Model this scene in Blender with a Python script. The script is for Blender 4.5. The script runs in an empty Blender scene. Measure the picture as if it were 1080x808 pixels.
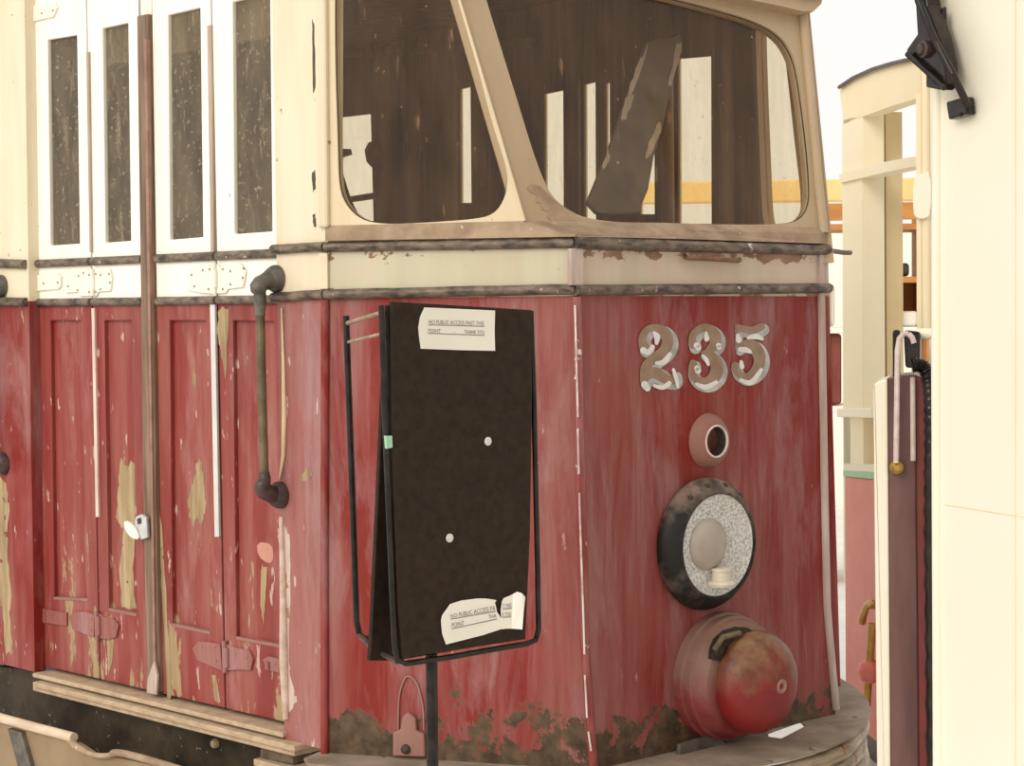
import bpy, bmesh, math, random
from mathutils import Vector, Matrix, Quaternion
from mathutils.geometry import tessellate_polygon, intersect_line_line
random.seed(7)
SC = bpy.context.scene
COL = SC.collection
V = Vector
# ------------------------------------------------------------------ camera
F, CX, CY = 1900.0, 540.0, 404.0
CAMZ = 1.6
S_H = (316 - 350) / (2770 + 1468)
HOR = lambda x: 350 + S_H * (x + 1468)
ROLL = math.atan(S_H)
PITCH = -math.atan((CY - HOR(CX)) * math.cos(ROLL) / F)
FWD = V((0, math.cos(PITCH), math.sin(PITCH)))
_r0 = V((1, 0, 0)); _u0 = _r0.cross(FWD)
RIGHT = _r0 * math.cos(ROLL) + _u0 * math.sin(ROLL)
UP = _u0 * math.cos(ROLL) - _r0 * math.sin(ROLL)
CAM = V((0, 0, CAMZ))
cd = bpy.data.cameras.new('camera'); co = bpy.data.objects.new('camera', cd); COL.objects.link(co)
m = Matrix((RIGHT, UP, -FWD)).transposed().to_4x4(); m.translation = CAM
co.matrix_world = m
cd.sensor_fit = 'HORIZONTAL'; cd.sensor_width = 36.0; cd.lens = 36.0 * F / 1080.0
cd.clip_start = 0.05; cd.clip_end = 500
SC.camera = co

def ray(x, y): return FWD + RIGHT * ((x - CX) / F) - UP * ((y - CY) / F)
def flat(v): v = v.copy(); v.z = 0; return v.normalized()
ZUP = V((0, 0, 1))

class Pl:
    """a plane of the place; at() measures a photograph pixel on it"""
    def __init__(s, O, n, u=None):
        s.O = O.copy(); n = n.normalized()
        if n.dot(CAM - O) < 0: n = -n
        s.n = n
        s.u = (u - n * u.dot(n)).normalized() if u is not None else ZUP.cross(n).normalized()
        s.v = s.n.cross(s.u)
        if s.v.z < 0: s.v = -s.v
    def at(s, x, y):
        r = ray(x, y); return CAM + r * ((s.O - CAM).dot(s.n) / r.dot(s.n))
    def off(s, d): return Pl(s.O + s.n * d, s.n, s.u)
    def pp(s, pts): return [s.at(*p) for p in pts]
    def to2(s, p): d = p - s.O; return V((d.dot(s.u), d.dot(s.v)))
    def to3(s, a, b, d=0): return s.O + s.u * a + s.v * b + s.n * d

def zplane_at(z, x, y):
    r = ray(x, y); return CAM + r * ((z - CAM.z) / r.z)
def extz(p, q, z):
    d = q - p; return p + d * ((z - p.z) / d.z)

# ------------------------------------------------------------------ materials
def nodes_of(name):
    mt = bpy.data.materials.new(name); mt.use_nodes = True
    nt = mt.node_tree; bs = nt.nodes['Principled BSDF']
    return mt, nt, bs
class NB:
    def __init__(s, nt): s.nt = nt; s.pos = nt.nodes.new('ShaderNodeNewGeometry').outputs['Position']
    def link(s, a, b): s.nt.links.new(a, b)
    def noise(s, scale=5, vec=(1, 1, 1), detail=4, rough=0.6, off=(0, 0, 0), dist=0.0):
        mp = s.nt.nodes.new('ShaderNodeMapping'); mp.inputs['Scale'].default_value = vec; mp.inputs['Location'].default_value = off
        s.link(s.pos, mp.inputs['Vector'])
        n = s.nt.nodes.new('ShaderNodeTexNoise'); n.inputs['Scale'].default_value = scale; n.inputs['Detail'].default_value = detail
        n.inputs['Roughness'].default_value = rough; n.inputs['Distortion'].default_value = dist
        s.link(mp.outputs[0], n.inputs['Vector']); return n.outputs['Fac']
    def ramp(s, fac, a, b, lo=0.0, hi=1.0):
        r = s.nt.nodes.new('ShaderNodeMapRange'); r.inputs['From Min'].default_value = a; r.inputs['From Max'].default_value = b
        r.inputs['To Min'].default_value = lo; r.inputs['To Max'].default_value = hi; r.clamp = True
        s.link(fac, r.inputs['Value']); return r.outputs[0]
    def math(s, op, a, b):
        n = s.nt.nodes.new('ShaderNodeMath'); n.operation = op
        for i, q in enumerate((a, b)):
            if hasattr(q, 'is_linked'): s.link(q, n.inputs[i])
            else: n.inputs[i].default_value = q
        return n.outputs[0]
    def mix(s, fac, a, b):
        n = s.nt.nodes.new('ShaderNodeMix'); n.data_type = 'RGBA'
        if hasattr(fac, 'is_linked'): s.link(fac, n.inputs[0])
        else: n.inputs[0].default_value = fac
        for i, q in ((6, a), (7, b)):
            if hasattr(q, 'is_linked'): s.link(q, n.inputs[i])
            else: n.inputs[i].default_value = (*q, 1)
        return n.outputs[2]
    def z(s):
        n = s.nt.nodes.new('ShaderNodeSeparateXYZ'); s.link(s.pos, n.inputs[0]); return n.outputs[2]
    def bump(s, h, bs, strength=0.3, dist=0.004):
        b = s.nt.nodes.new('ShaderNodeBump'); b.inputs['Strength'].default_value = strength; b.inputs['Distance'].default_value = dist
        s.link(h, b.inputs['Height']); s.link(b.outputs[0], bs.inputs['Normal'])

def simple(name, c1, c2, rough=0.6, scale=20, vec=(1, 1, 1), lo=.35, hi=.65, metal=0.0, bump=0.0, spec=0.5, specks=None, speck_t=.68, speck_scale=60):
    mt, nt, bs = nodes_of(name); b = NB(nt)
    f = b.noise(scale, vec)
    c = b.mix(b.ramp(f, lo, hi), c1, c2)
    if specks:
        c = b.mix(b.ramp(b.noise(speck_scale, detail=3, off=(3, 1, 7)), speck_t, speck_t + .03), c, specks)
    b.link(c, bs.inputs['Base Color'])
    bs.inputs['Roughness'].default_value = rough; bs.inputs['Metallic'].default_value = metal
    bs.inputs['Specular IOR Level'].default_value = spec
    if bump: b.bump(f, bs, bump)
    return mt

RED = (.235, .019, .012); CHALK = (.37, .155, .135); RUST = (.105, .062, .036); TAN = (.46, .32, .17)
CREAM = (.72, .63, .45); DUST = (.33, .24, .165)

def red_paint(name, chalk=.5, rust_top=None, peel=None, red=RED, dusty=None, chips=.72):
    mt, nt, bs = nodes_of(name); b = NB(nt)
    big = b.noise(1.0, (4.2, 4.2, .9), 3, .5, (1, 2, 3), .3)
    st = b.noise(1.0, (17, 17, 1.5), 5, .66, dist=.5)
    mixd = b.math('ADD', b.math('MULTIPLY', big, .55), b.math('MULTIPLY', st, .55))
    if rust_top:
        sx = b.nt.nodes.new('ShaderNodeSeparateXYZ'); b.link(b.pos, sx.inputs[0])
        dxx = b.math('ABSOLUTE', b.math('SUBTRACT', sx.outputs[0], .145), 0.0)
        mixd = b.math('ADD', mixd, b.ramp(dxx, .015, .14, .075, -.02))
    c = b.mix(b.ramp(mixd, .66 - chalk * .34, .86 - chalk * .30, 0, .9), red, CHALK)
    pale = b.noise(1.0, (8, 8, 1.8), 5, .7, (7, 3, 5), .4)
    c = b.mix(b.ramp(pale, .55 - chalk * .06, .74 - chalk * .06, 0, .6), c, (.42, .26, .26))
    fine = b.noise(1.0, (70, 70, 7), 4, .7, (2, 5, 1))
    c = b.mix(b.ramp(fine, .48, .78, 0, .40), c, (.15, .020, .018))
    bl = b.noise(9, (1, 1, .7), 4, .6, (9, 0, 3))
    c = b.mix(b.ramp(bl, .5, .72, 0, .5), c, (.34, .075, .065))
    if peel:
        pn = b.noise(1.0, (15, 15, 4.2), 5, .62, (0.6, 0.2, .4))
        wood = b.mix(b.noise(1.0, (90, 90, 6), 3), (.30, .20, .10), TAN)
        c = b.mix(b.ramp(pn, peel, peel + .012), c, wood)
        sc = b.noise(1.0, (45, 45, 12), 3, .6, (4, 8, 1))
        c = b.mix(b.ramp(sc, .67, .69, 0, .8), c, (.62, .48, .44))
    else:
        sc = b.noise(1.0, (50, 50, 16), 3, .6, (4, 8, 1))
        c = b.mix(b.ramp(sc, chips, chips + .03, 0, .6), c, (.55, .38, .35))
    if rust_top:
        z = b.z()
        n1 = b.noise(11, (1, 1, .9), 6, .68, (1, 4, 2))
        h = b.math('ADD', b.math('SUBTRACT', b.math('MULTIPLY', n1, 1.9), .45), b.ramp(z, rust_top - .10, rust_top + .15, .31, -.55))
        rf = b.ramp(h, .60, .615)
        rc = b.mix(b.ramp(b.noise(30), .35, .65), (.060, .038, .022), (.15, .095, .055))
        c = b.mix(b.ramp(h, .53, .60, 0, .5), c, (.22, .09, .06))
        c = b.mix(rf, c, rc)
    if dusty:
        c = b.mix(dusty, c, (.36, .24, .19))
    b.link(c, bs.inputs['Base Color'])
    b.link(b.ramp(st, .3, .7, .42, .7), bs.inputs['Roughness'])
    bs.inputs['Specular IOR Level'].default_value = .3
    b.bump(b.noise(25, detail=5), bs, .3, .002)
    return mt

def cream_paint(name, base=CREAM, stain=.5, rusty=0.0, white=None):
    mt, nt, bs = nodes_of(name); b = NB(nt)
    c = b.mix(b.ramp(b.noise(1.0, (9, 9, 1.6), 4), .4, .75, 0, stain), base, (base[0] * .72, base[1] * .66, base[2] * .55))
    c = b.mix(b.ramp(b.noise(34, detail=4, off=(3, 3, 0)), .70, .72, 0, .85), c, (.26, .17, .10))
    if rusty:
        rn = b.noise(1.0, (15, 15, 24), 6, .68, (5, 2, 8))
        edge = b.math('ABSOLUTE', b.math('SUBTRACT', b.z(), 1.692), 0.0)
        rn = b.math('ADD', rn, b.ramp(edge, .012, .040, -.10, .12 * rusty))
        c = b.mix(b.ramp(rn, .62, .64), c, b.mix(b.noise(60), (.13, .06, .03), (.34, .16, .06)))
        c = b.mix(b.ramp(b.noise(6, off=(1, 7, 0)), .45, .7, 0, .5), c, (.68, .42, .34))
    b.link(c, bs.inputs['Base Color']); bs.inputs['Roughness'].default_value = .55
    b.bump(b.noise(30), bs, .15, .002)
    return mt

def door_paint(name, zsplit):
    """white over red, the paint line at the lower rail"""
    mt, nt, bs = nodes_of(name); b = NB(nt)
    st = b.noise(1.0, (16, 16, 1.6), 4, .6, dist=.4)
    red = b.mix(b.ramp(st, .40, .70, 0, .75), (.255, .027, .019), (.37, .13, .10))
    pl_ = b.noise(1.0, (8, 8, 2.2), 5, .7, (7, 3, 5), .4)
    red = b.mix(b.ramp(pl_, .52, .68, 0, .6), red, (.42, .20, .17))
    dk_ = b.noise(1.0, (6, 6, 1.2), 4, .6, (3, 1, 8))
    red = b.mix(b.ramp(dk_, .5, .7, 0, .5), red, (.16, .022, .016))
    fine = b.noise(1.0, (60, 60, 5), 3, .6, (2, 5, 1))
    red = b.mix(b.ramp(fine, .45, .75, 0, .4), red, (.21, .02, .018))
    z = b.z()
    pn = b.noise(1.0, (15, 15, 3.6), 5, .62, (0.6, 0.2, .4))
    pf = b.ramp(b.math('ADD', pn, b.ramp(z, .7, 1.5, .06, -.06)), .632, .647)
    wood = b.mix(b.noise(1.0, (90, 90, 6), 3), (.27, .18, .09), TAN)
    red = b.mix(pf, red, wood)
    sc = b.noise(1.0, (42, 42, 12), 3, .6, (4, 8, 1))
    red = b.mix(b.ramp(sc, .66, .69, 0, .75), red, (.60, .44, .38))
    wh = b.mix(b.ramp(b.noise(1.0, (9, 9, 1.6), 4), .45, .75, 0, .5), (.95, .91, .82), (.82, .74, .60))
    wh = b.mix(b.ramp(b.noise(40, detail=4, off=(3, 3, 0)), .71, .73, 0, .85), wh, (.30, .19, .11))
    c = b.mix(b.ramp(z, zsplit - .002, zsplit + .002), red, wh)
    b.link(c, bs.inputs['Base Color']); bs.inputs['Roughness'].default_value = .55
    b.bump(b.noise(1.0, (60, 60, 9), 4), bs, .25, .002)
    return mt

def glass_mat(name, dust=.10, dustcol=(.42, .33, .24), gloss=.05, tint=(.96, .94, .90), sp_t=.72):
    mt, nt, bs = nodes_of(name); nt.nodes.remove(bs); b = NB(nt)
    out = nt.nodes['Material Output']
    tr = nt.nodes.new('ShaderNodeBsdfTransparent'); tr.inputs[0].default_value = (*tint, 1)
    gl = nt.nodes.new('ShaderNodeBsdfGlossy'); gl.inputs['Roughness'].default_value = .06
    df = nt.nodes.new('ShaderNodeBsdfDiffuse'); df.inputs[0].default_value = (*dustcol, 1)
    m1 = nt.nodes.new('ShaderNodeMixShader'); m1.inputs[0].default_value = gloss
    b.link(tr.outputs[0], m1.inputs[1]); b.link(gl.outputs[0], m1.inputs[2])
    m2 = nt.nodes.new('ShaderNodeMixShader')
    n = b.noise(1.0, (14, 14, 5), 5, .7)
    sp = b.ramp(b.noise(75, detail=2, off=(5, 1, 1)), sp_t, sp_t + .04, 0, .5)
    st = b.ramp(b.noise(1.0, (38, 38, 7), 4, .7, (2, 3, 9)), sp_t - .06, sp_t + .02, 0, .3)
    f = b.math('ADD', b.math('ADD', b.ramp(n, .3, .75, dust * .4, dust * 1.6), sp), st)
    b.link(f, m2.inputs[0])
    b.link(m1.outputs[0], m2.inputs[1]); b.link(df.outputs[0], m2.inputs[2])
    b.link(m2.outputs[0], out.inputs['Surface'])
    return mt

M = {}
M['red'] = red_paint('red_paint', .60, rust_top=.74)
M['red_side'] = red_paint('faded_red_paint', .95, rust_top=None, peel=.67, red=(.30, .070, .066))
M['red_left'] = red_paint('left_red_paint', .45, peel=.66)
M['red_trim'] = red_paint('trim_red', .25)
M['red_ball'] = red_paint('ball_red', .2, red=(.30, .018, .018), rust_top=None)
M['red_dust'] = red_paint('dusty_red', .5, dusty=.55)
M['cream'] = cream_paint('cream_paint', (.83, .72, .53), .5)
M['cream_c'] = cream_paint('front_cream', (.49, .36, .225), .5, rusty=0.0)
M['cream_b'] = cream_paint('window_cream', (.80, .66, .45), .5)
M['cream_belt'] = cream_paint('belt_cream', (.64, .58, .42), .5, rusty=.3)
M['cream_belt_rust'] = cream_paint('belt_cream_rust', (.66, .55, .43), .6, rusty=1.0)
M['white'] = cream_paint('white_paint', (.90, .85, .74), .25)
M['rail'] = simple('dirty_rail', (.050, .035, .025), (.235, .17, .12), .5, 1.0, (26, 26, 70), specks=(.62, .55, .48), speck_t=.70, speck_scale=45, bump=.3)
M['dust'] = simple('dusty_sill', (.28, .19, .12), (.45, .325, .215), .9, 14, specks=(.62, .48, .34), bump=.3)
M['bead'] = simple('worn_bead', (.26, .03, .028), (.36, .12, .11), .3, 1.0, (40, 40, 5), specks=(.85, .76, .68), speck_t=.64, speck_scale=22)
M['strip'] = simple('weathered_strip', (.42, .29, .24), (.62, .50, .44), .6, 1.0, (30, 30, 4))
M['wood'] = simple('brown_wood', (.13, .065, .030), (.25, .135, .065), .6, 1.0, (30, 30, 2))
M['woodl'] = simple('amber_wood', (.17, .085, .03), (.26, .13, .045), .5, 1.0, (40, 40, 2))
M['woodpost'] = simple('door_post_wood', (.13, .075, .045), (.30, .19, .12), .55, 1.0, (50, 50, 3))
M['black'] = simple('black_board', (.022, .013, .008), (.036, .022, .013), .7, 60, spec=.2)
M['blackmetal'] = simple('black_metal', (.012, .009, .008), (.032, .024, .020), .35, 40, spec=.25, specks=(.25, .19, .14), speck_t=.72)
M['blackrusty'] = simple('black_valance', (.022, .016, .010), (.070, .050, .030), .6, 8, specks=(.34, .27, .20), speck_t=.67, speck_scale=58, spec=.2, bump=.3)
M['gloss'] = simple('glossy_black', (.012, .009, .008), (.035, .024, .020), .16, 30, spec=.35)
M['brass'] = simple('tarnished_rail', (.11, .085, .045), (.21, .16, .085), .4, 20, metal=.35)
M['bracket'] = simple('dark_bracket', (.06, .052, .042), (.16, .135, .11), .5, 25, bump=.4)
M['bracketb'] = simple('black_bracket', (.030, .020, .02), (.10, .06, .05), .45, 25, bump=.4)
M['paper'] = simple('paper', (.84, .80, .72), (.90, .86, .79), .8, 6)
M['ink'] = simple('ink', (.20, .17, .16), (.25, .22, .21), .8)
M['peg'] = simple('white_peg', (.62, .60, .57), (.72, .70, .66), .4)
M['green'] = simple('green_tape', (.30, .55, .36), (.36, .62, .42), .5)
M['lamprim'] = simple('lamp_rim', (.018, .015, .013), (.16, .125, .10), .45, 12, lo=.48, hi=.72, bump=.4)
M['reflector'] = simple('speckled_reflector', (.36, .345, .33), (.84, .83, .81), .45, 170, lo=.34, hi=.60)
M['lampcup'] = simple('lamp_cup', (.36, .30, .25), (.46, .40, .34), .4, 10)
M['china'] = simple('china_holder', (.66, .58, .46), (.76, .69, .58), .35, 20)
M['hole'] = simple('dark_hollow', (.035, .025, .015), (.075, .055, .032), .8, 30)
M['primer'] = simple('primer_white', (.60, .46, .42), (.78, .68, .62), .6, 30)
M['numface'] = simple('number_face', (.27, .165, .105), (.36, .235, .16), .6, 30)
M['numsilver'] = simple('number_silver', (.34, .33, .31), (.62, .60, .56), .45, 22)
M['numwhite'] = simple('number_white', (.74, .70, .65), (.84, .81, .76), .5, 30)
M['bumper'] = simple('bumper_plate', (.22, .165, .115), (.37, .29, .22), .85, 9, bump=.3, specks=(.12, .085, .06), speck_t=.66, speck_scale=20)
M['bumperside'] = simple('bumper_side', (.25, .18, .12), (.62, .52, .40), .7, 1.0, (6, 6, 60), specks=(.35, .17, .06), speck_t=.62, speck_scale=24)
M['steel'] = simple('bare_steel', (.55, .55, .53), (.72, .72, .70), .35, 30, metal=.5)
M['peelboard'] = simple('peeling_board', (.060, .048, .036), (.105, .085, .062), .7, 12, specks=(.42, .32, .24), speck_t=.69, speck_scale=13)
M['peelflake'] = simple('peeled_paint', (.32, .25, .19), (.44, .35, .27), .8, 20)
M['palecream'] = simple('bright_cream', (.95, .88, .70), (.96, .90, .75), .4, 3)
M['farcream'] = simple('far_cream', (.90, .76, .50), (.92, .80, .57), .5, 3)
M['farpost'] = simple('far_post_cream', (.92, .81, .58), (.94, .85, .65), .5, 3)
M['farshade'] = simple('far_tan', (.70, .53, .29), (.76, .60, .35), .5, 3)
M['maroon'] = simple('maroon_panel', (.085, .030, .028), (.18, .085, .075), .3, 1.0, (10, 10, 2))
M['redstrip'] = simple('red_strip', (.16, .025, .022), (.22, .035, .03), .35, 10)
M['pinkred'] = simple('pale_red_dash', (.60, .115, .085), (.66, .18, .13), .4, 5)
M['yellow'] = simple('yellow_beam', (.88, .62, .24), (.92, .70, .32), .5, 5)
M['orange'] = simple('orange_board', (.50, .20, .045), (.60, .26, .06), .6, 1.0, (3, 3, 14))
M['darkred'] = simple('dark_red_box', (.20, .045, .025), (.27, .07, .04), .6, 8)
M['brasshandle'] = simple('brass_handle', (.42, .24, .05), (.55, .34, .09), .4, 30, metal=.5)
M['concrete'] = simple('pale_concrete', (.70, .68, .64), (.80, .78, .74), .9, 3, specks=(.5, .48, .44), speck_t=.7, speck_scale=12)
M['glass'] = glass_mat('windscreen_glass', .06, (.48, .28, .15), .018)
M['doorglass'] = glass_mat('door_glass', .22, (.36, .29, .20), .03, sp_t=.64)
M['farglass'] = glass_mat('far_glass', .06, (.62, .45, .28), .01, (.995, .95, .85))
M['rooflin'] = simple('roof_paint', (.30, .27, .22), (.40, .36, .30), .8, 5)

# ------------------------------------------------------------------ object helpers
WLOC = {}
def link(name, verts, faces, mat, parent=None, smooth=False, origin=None):
    verts = [V(v) for v in verts]
    lo = V((min(v.x for v in verts), min(v.y for v in verts), min(v.z for v in verts)))
    hi = V((max(v.x for v in verts), max(v.y for v in verts), max(v.z for v in verts)))
    c = origin or (lo + hi) / 2
    me = bpy.data.meshes.new(name)
    me.from_pydata([tuple(v - c) for v in verts], [], faces)
    bm = bmesh.new(); bm.from_mesh(me)
    bmesh.ops.recalc_face_normals(bm, faces=bm.faces)
    bm.to_mesh(me); bm.free()
    if smooth:
        for p in me.polygons: p.use_smooth = True
    me.materials.append(M[mat] if isinstance(mat, str) else mat)
    o = bpy.data.objects.new(name, me); COL.objects.link(o)
    if parent is not None:
        o.parent = parent; o.location = c - WLOC[parent.name]
    else: o.location = c
    WLOC[o.name] = c
    return o
def thing(name, loc, label, cat, group=None):
    o = bpy.data.objects.new(name, None); o.empty_display_size = .1; COL.objects.link(o); o.location = loc
    WLOC[o.name] = V(loc); o['label'] = label; o['category'] = cat
    if group: o['group'] = group
    return o
def tag(o, label, cat, group=None):
    o['label'] = label; o['category'] = cat
    if group: o['group'] = group
    return o
def structure(o): o['kind'] = 'structure'; return o
def bev(o, w=.003, seg=2):
    md = o.modifiers.new('bevel', 'BEVEL'); md.width = w; md.segments = seg; md.limit_method = 'ANGLE'; md.angle_limit = .6
    return o

def jag(poly, amp, n=5):
    out = []
    for i in range(len(poly)):
        a, b = poly[i], poly[(i + 1) % len(poly)]
        for k in range(n):
            t = k / n; out.append((a[0] + (b[0] - a[0]) * t + random.uniform(-amp, amp) * .6, a[1] + (b[1] - a[1]) * t + random.uniform(-amp, amp) * 2))
    return out
class G:
    """geometry collector"""
    def __init__(s): s.v = []; s.f = []
    def add(s, v, f):
        k = len(s.v); s.v += [V(q) for q in v]; s.f += [tuple(i + k for i in q) for q in f]; return s
    def plate(s, pl, outer, holes=(), t=.02, off=0.0):
        loops = [[pl.to2(p) for p in lp] for lp in (outer, *holes)]
        tris = tessellate_polygon([[V((q.x, q.y, 0)) for q in lp] for lp in loops])
        allp = [q for lp in loops for q in lp]; n = len(allp)
        v = [pl.to3(q.x, q.y, off) for q in allp] + [pl.to3(q.x, q.y, off - t) for q in allp]
        f = [tuple(x) for x in tris] + [tuple(i + n for i in reversed(x)) for x in tris]
        k = 0
        for lp in loops:
            L = len(lp)
            for i in range(L):
                a, b = k + i, k + (i + 1) % L
                f.append((a, b, b + n, a + n))
            k += L
        return s.add(v, f)
    def prism(s, poly, d):
        n = len(poly); v = list(poly) + [p + d for p in poly]
        f = [tuple(range(n)), tuple(range(2 * n - 1, n - 1, -1))]
        f += [(i, (i + 1) % n, (i + 1) % n + n, i + n) for i in range(n)]
        return s.add(v, f)
    def tube(s, pts, r, seg=12, closed=False, flat_n=None, ratio=1.0):
        pts = [V(p) for p in pts]; n = len(pts)
        rs = r if isinstance(r, (list, tuple)) else [r] * n
        rings = []; pn = None
        for i, p in enumerate(pts):
            a = pts[i - 1] if (i > 0 or closed) else p
            b = pts[(i + 1) % n] if (i < n - 1 or closed) else p
            t = (b - a).normalized()
            if flat_n is not None: x = (flat_n - t * flat_n.dot(t)).normalized()
            elif pn is None:
                x = t.orthogonal().normalized()
            else: x = (pn - t * pn.dot(t)).normalized()
            pn = x; y = t.cross(x)
            rings.append([p + (x * math.cos(2 * math.pi * k / seg) * ratio + y * math.sin(2 * math.pi * k / seg)) * rs[i] for k in range(seg)])
        v = [q for rg in rings for q in rg]; f = []
        for i in range(n if closed else n - 1):
            j = (i + 1) % n
            for k in range(seg): f.append((i * seg + k, i * seg + (k + 1) % seg, j * seg + (k + 1) % seg, j * seg + k))
        if not closed: f += [tuple(range(seg)), tuple((n - 1) * seg + k for k in reversed(range(seg)))]
        return s.add(v, f)
    def lathe(s, c, ax, prof, seg=48, caps=True):
        ax = ax.normalized(); x = ZUP - ax * ZUP.dot(ax)
        x = x.normalized() if x.length > .1 else V((1, 0, 0)); y = ax.cross(x)
        v = []; f = []; n = len(prof)
        for r, h in prof:
            r = max(r, 1e-5)
            for k in range(seg):
                a = 2 * math.pi * k / seg; v.append(c + ax * h + (x * math.cos(a) + y * math.sin(a)) * r)
        for i in range(n - 1):
            for k in range(seg): f.append((i * seg + k, i * seg + (k + 1) % seg, (i + 1) * seg + (k + 1) % seg, (i + 1) * seg + k))
        if caps: f += [tuple(range(seg)), tuple((n - 1) * seg + k for k in reversed(range(seg)))]
        return s.add(v, f)
    def box(s, c, ax, ay, az):
        v = [c + ax * a + ay * b + az * d for a in (-1, 1) for b in (-1, 1) for d in (-1, 1)]
        return s.add(v, [(0, 1, 3, 2), (4, 6, 7, 5), (0, 4, 5, 1), (2, 3, 7, 6), (0, 2, 6, 4), (1, 5, 7, 3)])
    def done(s, name, mat, parent=None, smooth=False): return link(name, s.v, s.f, mat, parent, smooth)

def plate(name, pl, outer, holes=(), t=.02, off=0., mat='red', parent=None, b=0):
    o = G().plate(pl, outer, holes, t, off).done(name, mat, parent)
    return bev(o, b) if b else o
def autosmooth(o, ang=40):
    me = o.data
    for p in me.polygons: p.use_smooth = True
    bm = bmesh.new(); bm.from_mesh(me)
    for e in bm.edges:
        if len(e.link_faces) == 2 and e.calc_face_angle(0) > math.radians(ang): e.smooth = False
    bm.to_mesh(me); bm.free(); return o
def tube(name, pts, r, mat, parent=None, seg=12, **k): return autosmooth(G().tube(pts, r, seg, **k).done(name, mat, parent), 50)
def lathe(name, c, ax, prof, mat, parent=None, seg=48): return autosmooth(G().lathe(c, ax, prof, seg).done(name, mat, parent), 35)
def smooth2(pts, it=2):
    for _ in range(it):
        q = []
        for i in range(len(pts)):
            a, b = V(pts[i]), V(pts[(i + 1) % len(pts)])
            q += [a * .75 + b * .25, a * .25 + b * .75]
        pts = q
    return [tuple(p) for p in pts]
def catmull(pts, n=6):
    pts = [V(p) for p in pts]; out = []
    for i in range(len(pts) - 1):
        p0 = pts[max(i - 1, 0)]; p1 = pts[i]; p2 = pts[i + 1]; p3 = pts[min(i + 2, len(pts) - 1)]
        for k in range(n):
            t = k / n
            out.append(.5 * ((2 * p1) + (p2 - p0) * t + (2 * p0 - 5 * p1 + 4 * p2 - p3) * t * t + (3 * p1 - p0 - 3 * p2 + p3) * t ** 3))
    return out + [pts[-1]]

# ------------------------------------------------------------------ planes of the tram
dC = flat(ray(2770, 316)); dA = flat(ray(-1468, 350)); dB = flat(ray(-6000, HOR(-6000)))
r = ray(609, 312); Pc = CAM + r * (3.8 / r.y)
C = Pl(Pc, dC.cross(ZUP), dC)
Pc2 = C.at(626, 808)
B = Pl(Pc, dB.cross(Pc2 - Pc), dB)
ab1, ab2 = B.at(343, 316), B.at(342, 800)
A = Pl(ab1, dA.cross(ab2 - ab1), dA)
D = A.off(-.032)                                   # the door recess
cr1, cr2 = C.at(868, 310), C.at(881, 750)
# windscreen planes above the sill
sl = B.at(553, 236); st = B.at(484, 0); sr = C.at(868, 245)
Bu = B
Cu = Pl(sl, (sr - sl).cross(st - sl), sr - sl)
axis_in = -C.n; axis_in.z = 0; axis_in.normalize()
mid = (Pc + cr1) / 2; side = dC.copy()
def mir(p): d = (p - mid).dot(side); return p - side * (2 * d)
ZT = 2.62; ZB = .635
def mirplane(pl): 
    o = mir(pl.O); n = mir(pl.O + pl.n) - o; u = mir(pl.O + pl.u) - o
    return Pl(o, n, u)
A2 = mirplane(A); 
a_far = A.at(0, 320)
ab_top = extz(ab1, ab2, ZT); ab_bot = extz(ab1, ab2, ZB)

tram = thing('tram', V((Pc.x - .4, Pc.y + 1.6, 0)), 'weathered red and cream old tram numbered 235 with folding side doors', 'tram')
T = tram
# ---- dash panels
def vline(pl, x1, y1, x2, y2, zt, zb):
    p, q = pl.at(x1, y1), pl.at(x2, y2); return extz(p, q, zt), extz(p, q, zb)
ZR = Pc.z                                          # lower belt rail height
c_l = extz(Pc, Pc2, .626); c_r = extz(cr1, cr2, .626)
zBelt = B.at(480, 250).z
def belt_top(p, q): return extz(p, q, zBelt)
plate('dash_panel', C, [extz(Pc, Pc2, ZR), extz(cr1, cr2, ZR), c_r, c_l], mat='red', parent=T, t=.03)
plate('dash_panel', B, [extz(ab1, ab2, ZR), extz(Pc, Pc2, ZR), c_l, extz(ab1, ab2, ZB - .03)], mat='red', parent=T, t=.03)
# mirrored far dash
mB = [mir(ab1), mir(ab2)]
B2 = Pl(cr1, (mB[0] - cr1).cross(cr2 - cr1), mB[0] - cr1)
A2 = Pl(mB[0], mir(ab1 + dA).__sub__(mB[0]).cross(ZUP), mir(ab1 + dA) - mB[0])
b2t = lambda z: V((mB[0].x, mB[0].y, z))
plate('dash_panel', B2, [extz(cr1, cr2, ZR), b2t(ZR), b2t(ZB + .06), extz(cr1, cr2, ZB + .06)], mat='red', parent=T, t=.03, off=.015)
# belt strips between the two rails
plate('belt_panel', C, [belt_top(Pc, Pc2), belt_top(cr1, cr2), extz(cr1, cr2, ZR), extz(Pc, Pc2, ZR)], mat='cream_belt_rust', parent=T, t=.03, off=.002)
plate('belt_panel', B, [belt_top(ab1, ab2), belt_top(Pc, Pc2), extz(Pc, Pc2, ZR), extz(ab1, ab2, ZR)], mat='cream_belt', parent=T, t=.03, off=.002)
plate('belt_panel', B2, [belt_top(cr1, cr2), b2t(zBelt), b2t(ZR), extz(cr1, cr2, ZR)], mat='cream_belt', parent=T, t=.03, off=.015)
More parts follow.
